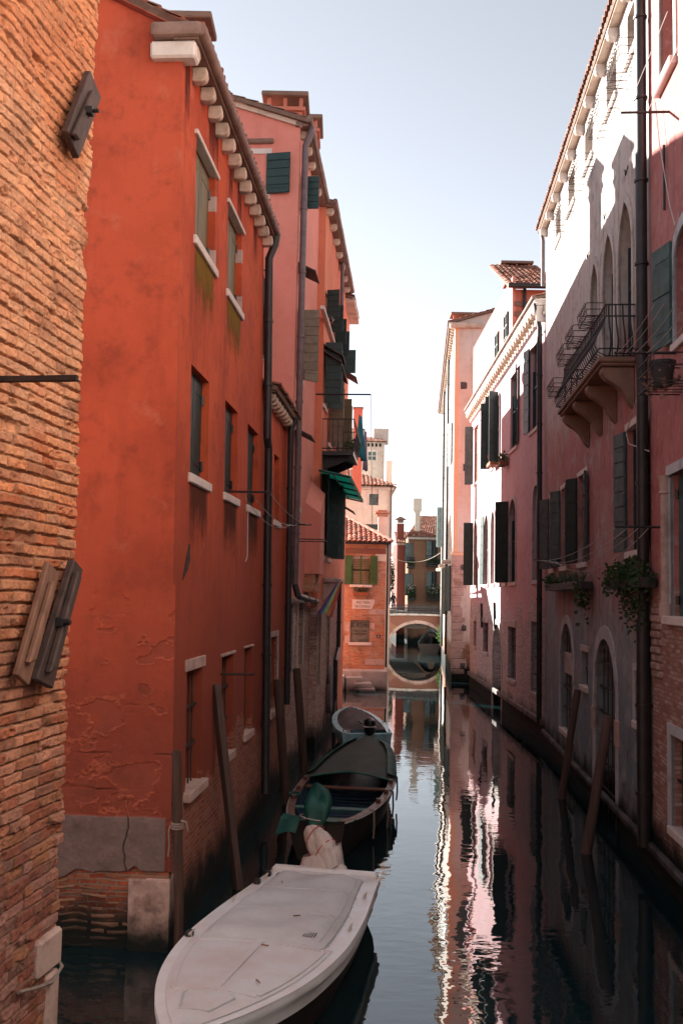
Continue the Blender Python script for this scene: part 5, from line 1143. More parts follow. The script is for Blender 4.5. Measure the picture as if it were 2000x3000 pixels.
# ================================================================== boats
def lerpn(t,tab):
    """smooth (Hermite) interpolation of the station table"""
    n=len(tab);i=max(0,min(n-2,next((j for j in range(n-1) if t<=tab[j+1][0]),n-2)))
    h=tab[i+1][0]-tab[i][0];x=min(1,max(0,(t-tab[i][0])/h));out=[]
    for c in range(1,len(tab[0])):
        sl=lambda j:(tab[j+1][c]-tab[j][c])/(tab[j+1][0]-tab[j][0])
        m0=sl(0) if i==0 else (sl(i-1)+sl(i))/2;m1=sl(n-2) if i==n-2 else (sl(i)+sl(i+1))/2
        p0,p1=tab[i][c],tab[i+1][c];x2=x*x;x3=x2*x
        out.append((2*x3-3*x2+1)*p0+(x3-2*x2+x)*h*m0+(-2*x3+3*x2)*p1+(x3-x2)*h*m1)
    return out
def boat_root(name,label,stern,bow,cat='boat',z=0.0):
    d=Vector((bow[0]-stern[0],bow[1]-stern[1]));t=thing(name,label,cat,(stern[0],stern[1],z),math.atan2(d.y,d.x));return t,d.length
def hull(tab,L,sec,n=26,close=True):
    """tab rows: s, half width, gunwale z; sec: list of (width factor, depth factor below gunwale)"""
    m=MB();rows=[]
    for i in range(n+1):
        s=L*i/n;w,z=lerpn(s/L,tab);rows.append([Vector((s,sg*w*f,z-dp)) for sg,ff in ((1,sec),(-1,sec[::-1])) for f,dp in ff])
    m.grid(rows);
    if close: m.poly(rows[0]);
    return m,rows
# ---- white motor boat with grey cover
B1,L=boat_root('motor_boat','white motor boat with grey snap-on cover and an outboard wrapped in beige canvas',(-.12,14.3),(-1.36,8.75))
t1=[(0,.76,.6),(.12,.81,.6),(.35,.91,.61),(.55,.9,.63),(.72,.74,.65),(.86,.46,.68),(.95,.19,.7),(1,.02,.71)]
m,_=hull(t1,L,[(.975,0.02),(.975,.05),(.945,.2),(.925,.22),(.89,.42),(.7,.75),(.0,.9)]);m.build('hull',M['hull'],B1,smooth=True,local=True)  # one even dark colour below the white gunwale
m,_=hull(t1,L,[(1.0,-.02),(1.02,.03),(1.02,.07),(.985,.1),(.975,.21),(.945,.215)],30,False);
m.f=[f for f in m.f if not all(((i%12) in(5,6)) for i in f)]
m.build('gunwale',M['white'],B1,smooth=True,local=True)
def inset(tab,L,d,z,s0,s1,n=24,crown=.0,cols=9):
    m=MB();rows=[]
    for i in range(n+1):
        s=s0+(s1-s0)*i/n;w,zz=lerpn(s/L,tab);w=max(.004,w-d);rows.append([Vector((s,-w+2*w*k/(cols-1),zz+z+crown*(1-(2*k/(cols-1)-1)**2))) for k in range(cols)])
    m.grid(rows);return m
inset(t1,L,-.012,.022,0,L*.995,34,0).build('side_deck',M['white'],B1,smooth=True,local=True)
dm=inset(t1,L,.1,.03,3.05,L*.97,20,.05);dm.build('foredeck',M['deck'],B1,smooth=True,local=True)
m=MB()
def strip(pts,w,h): 
    for a,b in zip(pts,pts[1:]):
        a=Vector(a);b=Vector(b);d=(b-a).normalized();nn=Vector((-d.y,d.x,0))*w/2;m.hexa([a-nn,b-nn,b+nn,a+nn]+[p+Vector((0,0,h)) for p in (a-nn,b-nn,b+nn,a+nn)])
def ws(s,d): w,z=lerpn(s/L,t1);return w-d,z
def crn(s,y): w,z=ws(s,.1);return z+.03+.05*(1-min(1,(y/max(w,.01))**2))
strip([(3.12,0,crn(3.12,0)-.004),(4.55,0,crn(4.55,0)-.004)],.1,.013)
for sg in (1,-1):
    line=[(3.15+1.4*i/8,sg*(ws(3.15+1.4*i/8,.17)[0]),crn(3.15+1.4*i/8,ws(3.15+1.4*i/8,.17)[0])-.004) for i in range(9)];strip(line,.05,.013)
for s in (3.12,4.58):
    w=ws(s,.17)[0];strip([(s,-w+2*w*k/8,crn(s,-w+2*w*k/8)-.004) for k in range(9)],.07,.013)
m.build('deck_ridge',M['deck'],B1,local=True)
m=MB();w=.17;pl=[(4.68,-w*1.35),(4.68,w*1.35),(4.74,w*1.5),(5.12,w*.8),(5.14,0),(5.12,-w*.8),(4.74,-w*1.5)];m.tube([(x,y,crn(x,y)+.004) for x,y in pl],.012,6,closed=True);m.build('hatch_rim',M['hull' if False else 'vinyl'],B1,local=True)
cv=MB();rows=[];rr=random.Random(2)
for i in range(31):
    s=.3+2.78*i/30;w,z=ws(s,.2);row=[]
    for k in range(21):
        y=-w+2*w*k/20;e=min(1,(1-abs(k/10-1))*6)*min(1,i/2.0,(30-i)/1.5+.0)
        sag=.03*math.sin(k*.5+i*.25)*math.sin(i*.33)+.012*math.sin(i*.9+k*.3)
        row.append(Vector((s+(.05*math.sin(k*.7)+.02*math.sin(k*2.1) if i==30 else 0),y,z+.06+.06*e+.03*(1-(y/w)**2)*e+sag*e*.8)))
    rows.append(row)
cv.grid(rows);n=len(cv.v);edge=[rows[0][k] for k in range(21)]+[rows[i][20] for i in range(1,31)]+[rows[30][k] for k in range(19,-1,-1)]+[rows[i][0] for i in range(29,0,-1)]
lo_=[Vector((p.x,p.y*1.01,p.z-.075)) for p in edge];cv.v+=edge+lo_;N_=len(edge);cv.f+=[(n+i,n+(i+1)%N_,n+N_+(i+1)%N_,n+N_+i) for i in range(N_)]
cover=cv.build('cover',M['vinyl'],B1,smooth='all',local=True)
m=MB()
for i in (10,20): m.tube([rows[i][k]+Vector((0,0,.002)) for k in range(1,20)],.006,5)
for k in (1,19): m.tube([rows[i][k]+Vector((0,0,.003)) for i in range(1,30)],.006,5)
m.build('seam',M['vinyl'],cover,local=True)
m=MB()
for i in range(0,N_,4): p=edge[i];m.ball((p.x,p.y*1.015,p.z-.03),.014,.014,.014,6,4)
m.build('snap_button',M['white'],cover,local=True)
m=MB()
for s,y,a in ((1.0,-.35,.3),(2.05,-.05,1.4),(2.3,.2,2),(4.3,.35,.7),(3.25,.1,1.3)):
    z=lerpn(s/L,t1)[1]+(.135 if s<3 else .083);
    m.hexa([Vector((s,y,z))+Matrix.Rotation(a,3,'Z')@Vector((x*.045,q*.009,0))+Vector((0,0,h)) for h in(0,.012) for x,q in((-1,-1),(1,-.4),(1,.4),(-1,1))])
m.build('fallen_leaf',M['bstone'],cover,local=True)
m=MB()
for s,y in ((2.85,.5),(.55,-.48)):
    z=lerpn(s/L,t1)[1]+.125
    for r_ in range(3):
        for k in range(5): m.box((s+r_*.05,y+.025*k*1.2-.05,z+.006),.03,.014,.004)
m.build('printed_mark',M['ink'],cover,local=True)
def cleat(root,s,y,z,a=0): 
    m=MB();q=Matrix.Rotation(a,3,'Z');m.tube([Vector((s,y,z))+q@Vector((x,0,h)) for x,h in((-.09,.05),(-.05,.055),(.05,.055),(.09,.05))],.012,6)
    for x in(-.03,.03): m.tube([Vector((s,y,z))+q@Vector((x,0,0)),Vector((s,y,z))+q@Vector((x,0,.055))],.014,6)
    m.build('cleat',M['cable'],root,local=True)
for s,sg in ((1.0,1),(2.3,1),(.5,-1),(1.6,-1),(3.0,-1)): w,z=ws(s,.08);cleat(B1,s,sg*w,z+.02)
for s,sg,c in ((.35,-1,'black'),(.75,-1,'black'),(3.0,-1,'black')):
    w,z=ws(s,.05);MB().box((s,sg*w,z+.05),.1,.09,.08).build('fairlead',M[c],B1,local=True,bevel=.02)
m=MB();m.box((.06,0,.62),.16,1.5,.16);m.build('transom',M['white'],B1,local=True,bevel=.03)
# outboard under canvas, tilted up over the transom
ax0=Vector((-.06,.1,.64));ax1=Vector((-.36,-.38,1.16));rows=[];NR=20
dirx=(ax1-ax0).normalized();e1=dirx.cross(Vector((0,0,1))).normalized();e2=e1.cross(dirx)
NR=44
for i in range(29):
    t=i/28;c=ax0.lerp(ax1,t)+e2*(.05*math.sin(math.pi*t));rw_=.235*(math.sin(math.pi*min(1,(t*.86+.14)))**.5)*(1-.15*t)+.004
    if t>.93: rw_*=.8
    row=[]
    for k in range(NR):
        a=2*math.pi*k/NR;f=1+.05*math.sin(a*3+t*4)-.15*max(0,math.sin(a*6+t*7+math.sin(t*9)))**4+.035*math.sin(a*11+t*13)*math.sin(t*8+a)-.1*max(0,math.sin(t*17+a*2))**6
        row.append(c+(e1*math.cos(a)*rw_*.82+e2*math.sin(a)*rw_)*f)
    rows.append(row)
m=MB();m.grid(rows,True);m.poly(rows[0]);m.poly(rows[-1][::-1]);ob=m.build('outboard_cover',M['canvas'],B1,smooth='all',local=True)
m=MB();rows=[]
for j in range(6):
    t=j/5;rows.append([Vector((-.16+.24*math.cos(a)*(1-.25*t)*(1+.07*math.sin(a*7)),-.1+(.36-.08*t)*math.sin(a)*(1+.06*math.sin(a*6+1)),.52+.5*t*(.55+.45*math.sin(a)*.5+.2))) for a in [2*math.pi*k/28 for k in range(28)]])
m.grid(rows,True);m.build('skirt',M['canvas'],ob,smooth='all',local=True)
m=MB();m.ball(ax0+Vector((-.0,.1,.02)),.09,.1,.09,10,7);m.tube([ax0+Vector((-.02,.1,0)),ax0+Vector((0,.16,-.12)),ax0+Vector((.03,.14,-.18))],[.05,.05,.08],8);m.build('knot',M['canvas'],ob,smooth='all',local=True)
m=MB()
for i in (5,10): 
    t=i/14;c=ax0.lerp(ax1,t)+e2*(.05*math.sin(math.pi*t));rw_=.23*(math.sin(math.pi*min(1,(t*.86+.14)))**.55)*(1-.12*t)*1.05
    m.tube([c+e1*math.cos(a)*rw_*.82+e2*math.sin(a)*rw_+dirx*.06*math.sin(a) for a in [2*math.pi*k/20 for k in range(20)]],.007,5,closed=True)
for a in (-2.2,-1.2): m.tube([ax0.lerp(ax1,t)+e2*(.05*math.sin(math.pi*t))+(e1*math.cos(a)*.82+e2*math.sin(a))*.24*(math.sin(math.pi*min(1,(t*.86+.14)))**.55)*(1-.12*t) for t in [i/10 for i in range(10)]],.007,5)
m.build('cord',M['red_cord'],ob,local=True)
# ---- wooden boat with green tarpaulin
B2,L=boat_root('wooden_boat','long wooden work boat with green tarpaulin tent over its bow and a green wrapped outboard',(-.3,17.35),(.8,25.3))
t2=[(0,.46,.66),(.1,.66,.6),(.3,.9,.56),(.5,.96,.6),(.7,.84,.72),(.85,.7,.78),(.95,.5,.84),(1,.3,.87)]
so=[(1,0),(1.01,.06),(.97,.2),(.88,.45),(.65,.75),(0,.85)]
m,_=hull(t2,L,so,30);m.build('hull',M['hull'],B2,smooth=True,local=True)
m=MB();rows=[]
for i in range(31):
    s=L*i/30;w,z=lerpn(i/30,t2);w=max(w-.05,.01);rows.append([Vector((s,w*f,(z-.01) if abs(f)==1 else max(.02,z-d))) for f,d in ((1,0),(.94,.2),(.8,.45),(.6,.6),(0,.62),(-.6,.6),(-.8,.45),(-.94,.2),(-1,0))])
m.grid(rows);m.build('inner_planking',M['bluein'],B2,smooth=True,local=True)
m=MB()
for sg in(1,-1):
    a=[];b=[]
    for i in range(41):
        s=L*i/40;w,z=lerpn(i/40,t2);a.append(Vector((s,sg*(w+.015),z+.015)));b.append(Vector((s,sg*max(0.0,w-.12),z+.015)))
    n=len(m.v);m.v+=a+b+[p-Vector((0,0,.04)) for p in a]+[p-Vector((0,0,.04)) for p in b];k=41
    for i in range(40): m.f+=[(n+i,n+i+1,n+k+i+1,n+k+i),(n+i,n+2*k+i,n+2*k+i+1,n+i+1),(n+k+i,n+k+i+1,n+3*k+i+1,n+3*k+i)]
m.build('gunwale_rail',M['boatwood'],B2,local=True)
m=MB()
for sg in(1,-1): m.tube([(L*i/30,sg*(lerpn(i/30,t2)[0]+.02),lerpn(i/30,t2)[1]-.01) for i in range(30)],.018,6)
m.build('rub_strake',M['cable'],B2,local=True)
for i in range(4,22):
    s=L*i/30;w,z=lerpn(i/30,t2);w-=.06
    m=MB();m.tube([(s,w*f,max(.06,z-d)) for f,d in ((1,.02),(.93,.2),(.79,.44),(.58,.56),(-.58,.56),(-.79,.44),(-.93,.2),(-1,.02))],.022,5);m.build('rib',M['bluein'],B2,local=True)
def plank(s,d,z0=-.1,mat='teal',nm='thwart',th=.035):
    w,z=lerpn(s/L,t2);MB().box((s,0,z+z0),d,2*w-.16,th).build(nm,M[mat],B2,local=True,bevel=.006)
plank(1.75,.22,-.06);plank(3.9,.2,-.1,'boatwood')
m=MB()
for k in range(5): m.box((1.05,-.44+.22*k,.38),1.0,.2,.03)
m.build('stern_floor',M['gwood'],B2,local=True)
m=MB();w,z=lerpn(.03,t2);m.hexa([Vector((0,-.44,z-.03)),Vector((.42,-.62,z-.05)),Vector((.42,.62,z-.05)),Vector((0,.44,z-.03)),Vector((0,-.44,z+.01)),Vector((.42,-.62,z-.01)),Vector((.42,.62,z-.01)),Vector((0,.44,z+.01))]);m.build('stern_deck',M['teal'],B2,local=True)
# tarpaulin: a tent on a ridge pole over the bow half
m=MB();rows=[]
for i in range(25):
    s=L*(.52+.48*i/24);w,z=lerpn(min(s/L,1),t2);rg=z+.12+0.03*math.sin(math.pi*min(1,.25+i/24*.6));row=[]
    for k in range(21):
        y=(k/10-1);ww=w+.03;zz=z+(rg-z)*(1-abs(y)**1.3)+.018*math.sin(k*1.3+i*.9)*(1-abs(y))
        if i==0: zz-=.0
        row.append(Vector((s+.12*(1-y*y) if i==0 else s,y*ww,zz+(.02 if abs(y)==1 else 0))))
    rows.append(row)
m.grid(rows);tp=m.build('tarpaulin',M['tarp'],B2,smooth='all',local=True)
m=MB()
for sg in(1,-1):
    rows=[]
    for j in range(4):
        row=[]
        for i in range(25):
            s=L*(.55+.45*i/24);w,z=lerpn(min(s/L,1),t2);d=[(-.16,.13),(0.02,.045),(.045,-.02),(.03,-.1-.05*math.sin(i*1.7))][j];row.append(Vector((s,sg*max(.0,(w+d[0]*min(1,w*2))),z+d[1]+.012*math.sin(i*2.1+j))))
        rows.append(row)
    m.grid(rows)
m.build('tarp_edge',M['gtarp'],tp,smooth='all',local=True)
m=MB();s=L*.52;w,z=lerpn(.52,t2);rg=z+.12+0.03*math.sin(math.pi*.25);m.tube([(s+.12*(1-y*y),y*(w+.03),z+(rg-z)*(1-abs(y)**1.3)+.005) for y in [k/10-1 for k in range(21)]],.022,6);m.build('tarp_hem',M['gtarp'],tp,local=True)
# outboard wrapped in green tarp
rows=[];m=MB()
for zz,a_,b_,cx in ((.3,.1,.1,-.2),(.55,.13,.14,-.16),(.72,.16,.19,-.1),(.86,.2,.25,-.05),(1.0,.2,.24,-.03),(1.1,.16,.2,-.01),(1.15,.09,.13,.0),(1.16,.03,.04,0)):
    sp=lambda v:math.copysign(abs(v)**.6,v);rows.append([Vector((cx+a_*sp(math.cos(t))*(1+.07*math.sin(t*4+zz*6)-.16*max(0,math.sin(t*7+zz*5))**4),.0+b_*.92*sp(math.sin(t))*(1+.06*math.sin(t*5+zz*9)),zz+.03*math.sin(t*3)+.12*math.cos(t)*(zz>.85))) for t in [2*math.pi*k/24 for k in range(24)]])
m.grid(rows,True);m.poly(rows[-1]);m.poly(rows[0]);mo=m.build('outboard_cover',M['gtarp'],B2,smooth='all',local=True)
m=MB();m.tube([(-.1+.18*math.cos(t),.06+.22*math.sin(t),.74+.03*math.sin(t)) for t in [2*math.pi*k/20 for k in range(20)]],.012,5,closed=True);m.build('cord',M['cable'],mo,local=True)
m=MB();rows=[[Vector((.0+.25*i/5,.3+.35*k/5,.68+.03*math.sin(i*2+k))) for k in range(6)] for i in range(6)];m.grid(rows);n=len(m.v);m.grid([[p+Vector((-.12,.06,-.22)) for p in rows[0]],rows[0]]);m.build('tarp_scrap',M['gtarp'],B2,smooth='all',local=True)
for s,sg,mat,dp in ((2.6,-1,'rope',.55),(4.6,-1,'bluein',.5),(3.3,-1,'iron',.5),(1.4,-1,'rope',.5)):
    w,z=lerpn(s/L,t2);MB().tube([(s,sg*(w-.02),z+.03),(s,sg*(w+.05),z),(s,sg*(w+.06),z-dp*.6),(s+.05,sg*(w+.04),z-dp)],.02,6).build('hanging_rope',M[mat],B2,smooth=True,local=True)
for s in (2.2,3.1,4.0):
    for sg in (1,-1): w,z=lerpn(s/L,t2);MB().box((s,sg*(w-.06),z+.05),.1,.08,.07,.3).build('oarlock_block',M['boatwood'],B2,local=True,bevel=.01)
m=MB();w,z=lerpn(.3,t2);m.tube([(2.4+.16*math.cos(t)*(1-.02*i),w-.06+.1*math.sin(t),z+.04+.012*i) for i in range(3) for t in [2*math.pi*k/14 for k in range(14)]],.016,6);m.build('rope_coil',M['gtarp'],B2,local=True)
# ---- pale blue boat with brown cover
B3,L=boat_root('small_boat','small pale blue boat with brown canvas cover and black outboard motor',(.85,28.5),(.42,33.6))
t3=[(0,.7,.62),(.2,.78,.6),(.5,.78,.62),(.75,.64,.68),(.9,.4,.74),(.97,.2,.77),(1,.03,.78)]
m,_=hull(t3,L,[(1,0),(1.0,.05),(.96,.2),(.85,.45),(.6,.75),(0,.85)]);m.build('hull',M['bluewhite'],B3,smooth=True,local=True)
m=MB()
for sg in(1,-1):
    a=[];b=[]
    for i in range(31):
        s=L*i/30;w,z=lerpn(i/30,t3);a.append(Vector((s,sg*(w+.01),z+.03)));b.append(Vector((s,sg*max(0,w-.15),z+.045)))
    n=len(m.v);m.v+=a+b+[p-Vector((0,0,.07)) for p in a];k=31
    for i in range(30): m.f+=[(n+i,n+i+1,n+k+i+1,n+k+i),(n+i,n+2*k+i,n+2*k+i+1,n+i+1)]
m.build('gunwale',M['bluewhite'],B3,smooth=True,local=True)
def ws3(s,d): w,z=lerpn(s/L,t3);return max(.02,w-d),z
cv=MB();rows=[]
for i in range(21):
    s=.75+3.75*i/20;w,z=ws3(s,.17);e=min(1,i/2,(20-i)/2);rows.append([Vector((s,-w+2*w*k/12,z+.03+(.05+.08*(1-(k/6-1)**2))*e*min(1,min(k,12-k)/2)+.014*math.sin(k*1.1+i*.7)*e)) for k in range(13)])
cv.grid(rows);cv.build('cover',M['browncover'],B3,smooth='all',local=True)
MB().box((.3,0,.5),.55,1.25,.1).build('splash_well',M['bluewhite'],B3,local=True,bevel=.03)
MB().box((.03,0,.42),.06,1.36,.44).build('transom',M['bluewhite'],B3,local=True,bevel=.02)
m=MB();rows=[]
for zz,a_,b_ in ((.62,.13,.12),(.72,.2,.16),(.9,.23,.17),(1.02,.2,.15),(1.08,.08,.06)): rows.append([Vector((-.1+a_*math.cos(t),-.05+b_*math.sin(t),zz)) for t in [2*math.pi*k/16 for k in range(16)]])
m.grid(rows,True);m.poly(rows[-1]);m.poly(rows[0]);mo=m.build('outboard_motor',M['black'],B3,smooth=True,local=True)
m=MB();m.box((-.12,-.05,.3),.14,.1,.75);m.build('motor_leg',M['black'],mo,local=True,bevel=.02);MB().tube([(.1,-.05,.8),(.35,.1,.86),(.55,.18,.9)],.025,6).build('tiller',M['black'],mo,local=True);MB().fbox(Face((0,0),(1,0)),0,0,0,0,0,0) if False else None
m=MB();m.box((-.1,-.05,.85),.47,.35,.03);m.build('motor_stripe',M['cable'],mo,local=True)
for s,sg in ((.25,1),(.25,-1),(2.2,-1),(4.9,1)): w,z=ws3(s,.07);cleat(B3,s,sg*w if s<4.8 else 0,z+.04)
w=bpy.data.objects
MB().tube([Vector(ground(985,2040,.9)),Vector((-.1,32.6,.45)),Vector((.15,33.2,.75))],.012,5).build('mooring_line',M['rope'],None,loc=(0,33,0))
o=bpy.data.objects['mooring_line'];tag(o,'thin slack mooring line from the wall to the bow of the pale blue boat','rope')
# ---- covered boat under the bridge
B4,L=boat_root('covered_boat','dark boat under a blue-grey tarpaulin moored beneath the stone bridge',(7.3,80.8),(8.0,87))
t4=[(0,.85,.75),(.3,1,.7),(.7,.9,.8),(.9,.5,1.0),(1,.05,1.1)]
m,_=hull(t4,L,[(1,0),(1,.08),(.95,.4),(.7,.8),(0,.9)]);m.build('hull',M['hull'],B4,smooth=True,local=True)
cv=inset(t4,L,-.03,.05,.1,L*.95,16,.75,11);cv.build('tarpaulin',M['greyshut'],B4,smooth='all',local=True)
# ================================================================== mooring poles
def pole(name,label,top,bot,r0,r1,mat,sq=False,group=None,below=1.5,nn=9):
    bot=Vector(bot);top=Vector(top);d=(bot-top).normalized();e=bot+d*below;rr=random.Random(sum(map(ord,label)))
    pts=[];rs=[]
    for i in range(nn):
        t=i/(nn-1);pts.append(top.lerp(e,t)+Vector((rr.uniform(-.008,.008),rr.uniform(-.008,.008),0)));rs.append((r0+(r1-r0)*t)*rr.uniform(.95,1.05))
    rs[0]*=.85;rs[1]=r0
    pts[1]=pts[0]+(e-top).normalized()*.04
    m=MB();m.tube(pts,rs,4 if sq else 12)
    o=m.build('pole',M[mat],thing(name,label,'mooring pole',bot,0,group),smooth=not sq,bevel=.006 if sq else 0);return o.parent
def seat(px_t,py_t,px_b,py_b):
    b=ground(px_b,py_b);t=at(px_t,py_t,b.y);return t,b
t_,b_=seat(518,2200,524,2785);p1=pole('mooring_pole','short weathered pile with rope tied round it at the red house corner',t_,b_,.065,.06,'wood')
m=MB();c=t_.lerp(b_,.36)
for i in range(3): m.tube([c+Vector((.075*math.cos(t),.075*math.sin(t),-.03*i+.015*math.sin(t))) for t in [2*math.pi*k/14 for k in range(14)]],.013,6,closed=True)
m.tube([c+Vector((-.07,-.02,.0)),c+Vector((-.1,-.04,-.1)),c+Vector((-.09,-.03,-.3)),c+Vector((-.1,-.03,-.42))],.012,6);m.tube([c+Vector((.05,-.06,.03)),c+Vector((.12,-.07,.02)),c+Vector((.15,-.05,-.1))],.012,6)
r_=m.build('rope',M['rope'],None,loc=c);r_.name='rope_tie';tag(r_,'frayed rope knotted round the short weathered pile','rope')
t_,b_=seat(632,2005,697,2604);pole('mooring_pole','square grey timber pole leaning towards the beige wrapped outboard',t_,b_,.085,.085,'gwood',True)
t_,b_=seat(813,1990,838,2357);pole('mooring_pole','thick dark mooring pole beside the stern of the wooden boat',t_,b_,.1,.1,'wood')
t_,b_=seat(868,1958,892,2286);pole('mooring_pole','dark mooring pole standing between wooden boat and brick base, farther than its thick twin',t_,b_,.095,.1,'wood')
t_,b_=seat(1690,2021,1644,2340);pole('mooring_pole','leaning mooring pole in front of the blocked arched window',t_,b_,.085,.09,'gwood')
t_,b_=seat(1782,2097,1715,2500);pole('mooring_pole','leaning mooring pole in front of the large arched water door',t_,b_,.095,.1,'gwood')
# ================================================================== lines, laundry, flag
def sag(a,b,s,n=14): a=Vector(a);b=Vector(b);return [a.lerp(b,i/n)-Vector((0,0,s*4*(i/n)*(1-i/n))) for i in range(n+1)]
a=FL.hit(655,1440);ca=FL.w(a[0],a[1],0);cb0=FL.hit(818,1536);cb=FL.w(cb0[0],cb0[1],0)
CLt=thing('clothesline','pale clothesline sagging between two black arms on the red house','clothesline',ca);nL=FL.n.to_3d()
MB().tube([ca,ca+nL*.78],.02,6).build('arm',M['iron'],CLt);MB().tube([cb,cb+nL*.75],.02,6).build('arm',M['iron'],CLt)
for o,s in ((.75,.12),(.45,.2),(.3,.28)): MB().tube(sag(ca+nL*o,cb+nL*(o-.03),s),.006,5).build('line',M['cable'],CLt)
q=FL.hit(712,1485);MB().tube([FL.w(q[0],q[1],.02),FL.w(q[0]-.05,q[1],.1),FL.w(q[0]-.06,q[1]-.9,.1),FL.w(q[0]-.12,q[1]-1.0,.08)],.01,5).build('loose_cable',M['cable'],CLt)
a=FP.hit(858,1578);CL2=thing('drying_rack','small folded iron drying arm on the pink house wall','rack',FP.w(*a));m=MB()
for o in (.5,.75): m.tube([FP.w(a[0],a[1],0),FP.w(a[0]+.2,a[1],o)],.014,5)
m.tube([FP.w(a[0]+1.2,a[1],0),FP.w(a[0]+1.2,a[1],.75)],.014,5);m.tube([FP.w(a[0]+.2,a[1],.75),FP.w(a[0]+1.2,a[1],.75)],.01,5);m.build('arm',M['iron'],CL2)
def arm_pt(px,py,o): a=FR1.hit(px,py,o);return a
wA=FR1.hit(1805,1543,.75);wB=FR1.hit(1565,1640,.75)
CL3=thing('clothesline','four pale clotheslines sagging below the shuttered windows of the weathered house','clothesline',FR1.w(wA[0],wA[1]))
for w_ in (wA,wB): MB().tube([FR1.w(w_[0],w_[1],0),FR1.w(w_[0],w_[1],.78)],.02,6).build('arm',M['iron'],CL3)
for o,s in ((.75,.2),(.55,.28),(.38,.34),(.22,.5)): MB().tube(sag(FR1.w(wA[0],wA[1],o),FR1.w(wB[0],wB[1],o),s),.007,5).build('line',M['cable'],CL3)
wA=FR1.hit(1845,1034,.7);wB=(uP-4.2,wA[1])
CL4=thing('clothesline','taut wires running from the balcony arm towards the teal shutter','clothesline',FR1.w(wA[0],wA[1]))
for uu in (wA[0],): MB().tube([FR1.w(uu,wA[1],0),FR1.w(uu,wA[1],.95)],.022,6).build('arm',M['iron'],CL4)
for o in (.3,.45,.62,.78,.9): MB().tube(sag(FR1.w(wA[0],wA[1],o),FR1.w(uP-4.2,wA[1]+.05,o),.05),.005,5).build('line',M['cable'],CL4)
wA=FR1.hit(1822,330,.75);CL5=thing('clothesline','pair of wires rising from the black arm beside the top drainpipe','clothesline',FR1.w(wA[0],wA[1]))
MB().tube([FR1.w(wA[0],wA[1],0),FR1.w(wA[0],wA[1],.78)],.022,6).build('arm',M['iron'],CL5)
for o in (.35,.7): MB().tube(sag(FR1.w(wA[0],wA[1],o),FR1.w(uP-4.2,wA[1]+.05,o),.02),.006,5).build('line',M['cable'],CL5)
q=[FR1.hit(x,y,.1) for x,y in ((1918,300),(1930,420),(1960,600),(1975,660))];m=MB();m.tube([FR1.w(u,z,.1) for u,z in q],.01,5);c_=m.build('hanging_cable',M['cable'],None,loc=FR1.w(q[0][0],q[0][1]));tag(c_,'pale cable dangling from the top window down to the teal shutter','cable')
m=MB();q=[FR1.hit(x,y,.12) for x,y in ((1885,1080),(1860,1180),(1833,1270),(1840,1300),(1900,1322))];m.tube([FR1.w(u,z,.12) for u,z in q],.01,5)
c_=m.build('hanging_cable',M['cable'],None,loc=FR1.w(q[0][0],q[0][1]));tag(c_,'loose pale cable looping down the weathered house beside the drainpipe','cable')
s0=at(1145,1618,60);c_=MB().tube(sag(Vector((2.35,52,6.6)),FR3.w(22,7.9,.2),.5),.012,5).build('overhead_cable',M['cable'],None,loc=(2.35,52,6.6));tag(c_,'thin white cable slung across the canal in front of the far balconies','cable')
def cloth(name,label,cat,pts_top,drop,mat,group=None,folds=5,amp=.05,taper=1.0):
    m=MB();rows=[];a,b=map(Vector,pts_top)
    for j in range(9):
        t=j/8;row=[]
        for i in range(17):
            s=i/16;c=(a+b)/2;p=a.lerp(b,s);p=c+(p-c)*(1+(taper-1)*t);nn=(b-a).cross(Vector((0,0,1))).normalized()
            row.append(p+nn*amp*math.sin(s*folds*6.28+t)*(.2+t)+Vector((0,0,-drop*t+.02*math.sin(i*1.3))))
        rows.append(row)
    m.grid(rows);g=m.build(name,M[mat],None,smooth='all',loc=a);sd=g.modifiers.new('thick','SOLIDIFY');sd.thickness=.012;tag(g,label,cat,group);return g
tz=tipr
MB().tube(sag(tipr,tipr+Vector((.2,3.2,-3.4)),.1),.008,5).build('laundry_line',M['cable'],None,loc=tipr);tag(bpy.data.objects['laundry_line'],'thin line running down from the rod above the iron balcony','clothesline')
tA=at(1051,1215,36.5);cloth('towel','blue towel hanging gathered beside the iron balcony','towel',(tA,tA+Vector((.12,.25,-.05))),1.58,'sky_towel',folds=2,amp=.07,taper=3.2)
tB=at(1019,1212,36.2);tC=at(1040,1300,36.2);cloth('hanging_sheet','grey sheet slung from the iron balcony rail left of the blue towel','sheet',(tB,tB+Vector((.15,.2,-.3))),1.15,'grey_cloth',folds=2,amp=.05,taper=1.6)
tB=at(1066,1262,37.5);cloth('hanging_sheet','lilac sheet behind the blue towel','sheet',(tB,tB+Vector((.1,.3,0))),1.5,'lilac',folds=2,amp=.04,taper=1.8)
pB=at(958,1962,FQ.w(4,0).y-3);a=FQ.hit(955,1955);
cloth('hanging_sheet','grey sheet hanging low on the wall next to the pale blue boat','sheet',(FQ.w(a[0],a[1],.12),FQ.w(a[0]+1.1,a[1],.12)),1.5,'grey_cloth',folds=3,amp=.05)
a=FQ.hit(985,1692);
FGt=thing('rainbow_flag','drooping rainbow flag on a slanted pole below the stone ledge','flag',FQ.w(a[0]-.4,a[1]))
p0=at(992,1705,31.0);p1_=at(944,1792,28.0)
cols=[(.3,.05,.2),(.05,.06,.2),(.05,.25,.3),(.4,.35,.1),(.45,.15,.04),(.4,.03,.03)]
ax=(p1_-p0);side=Vector((.1,.25,-.1))
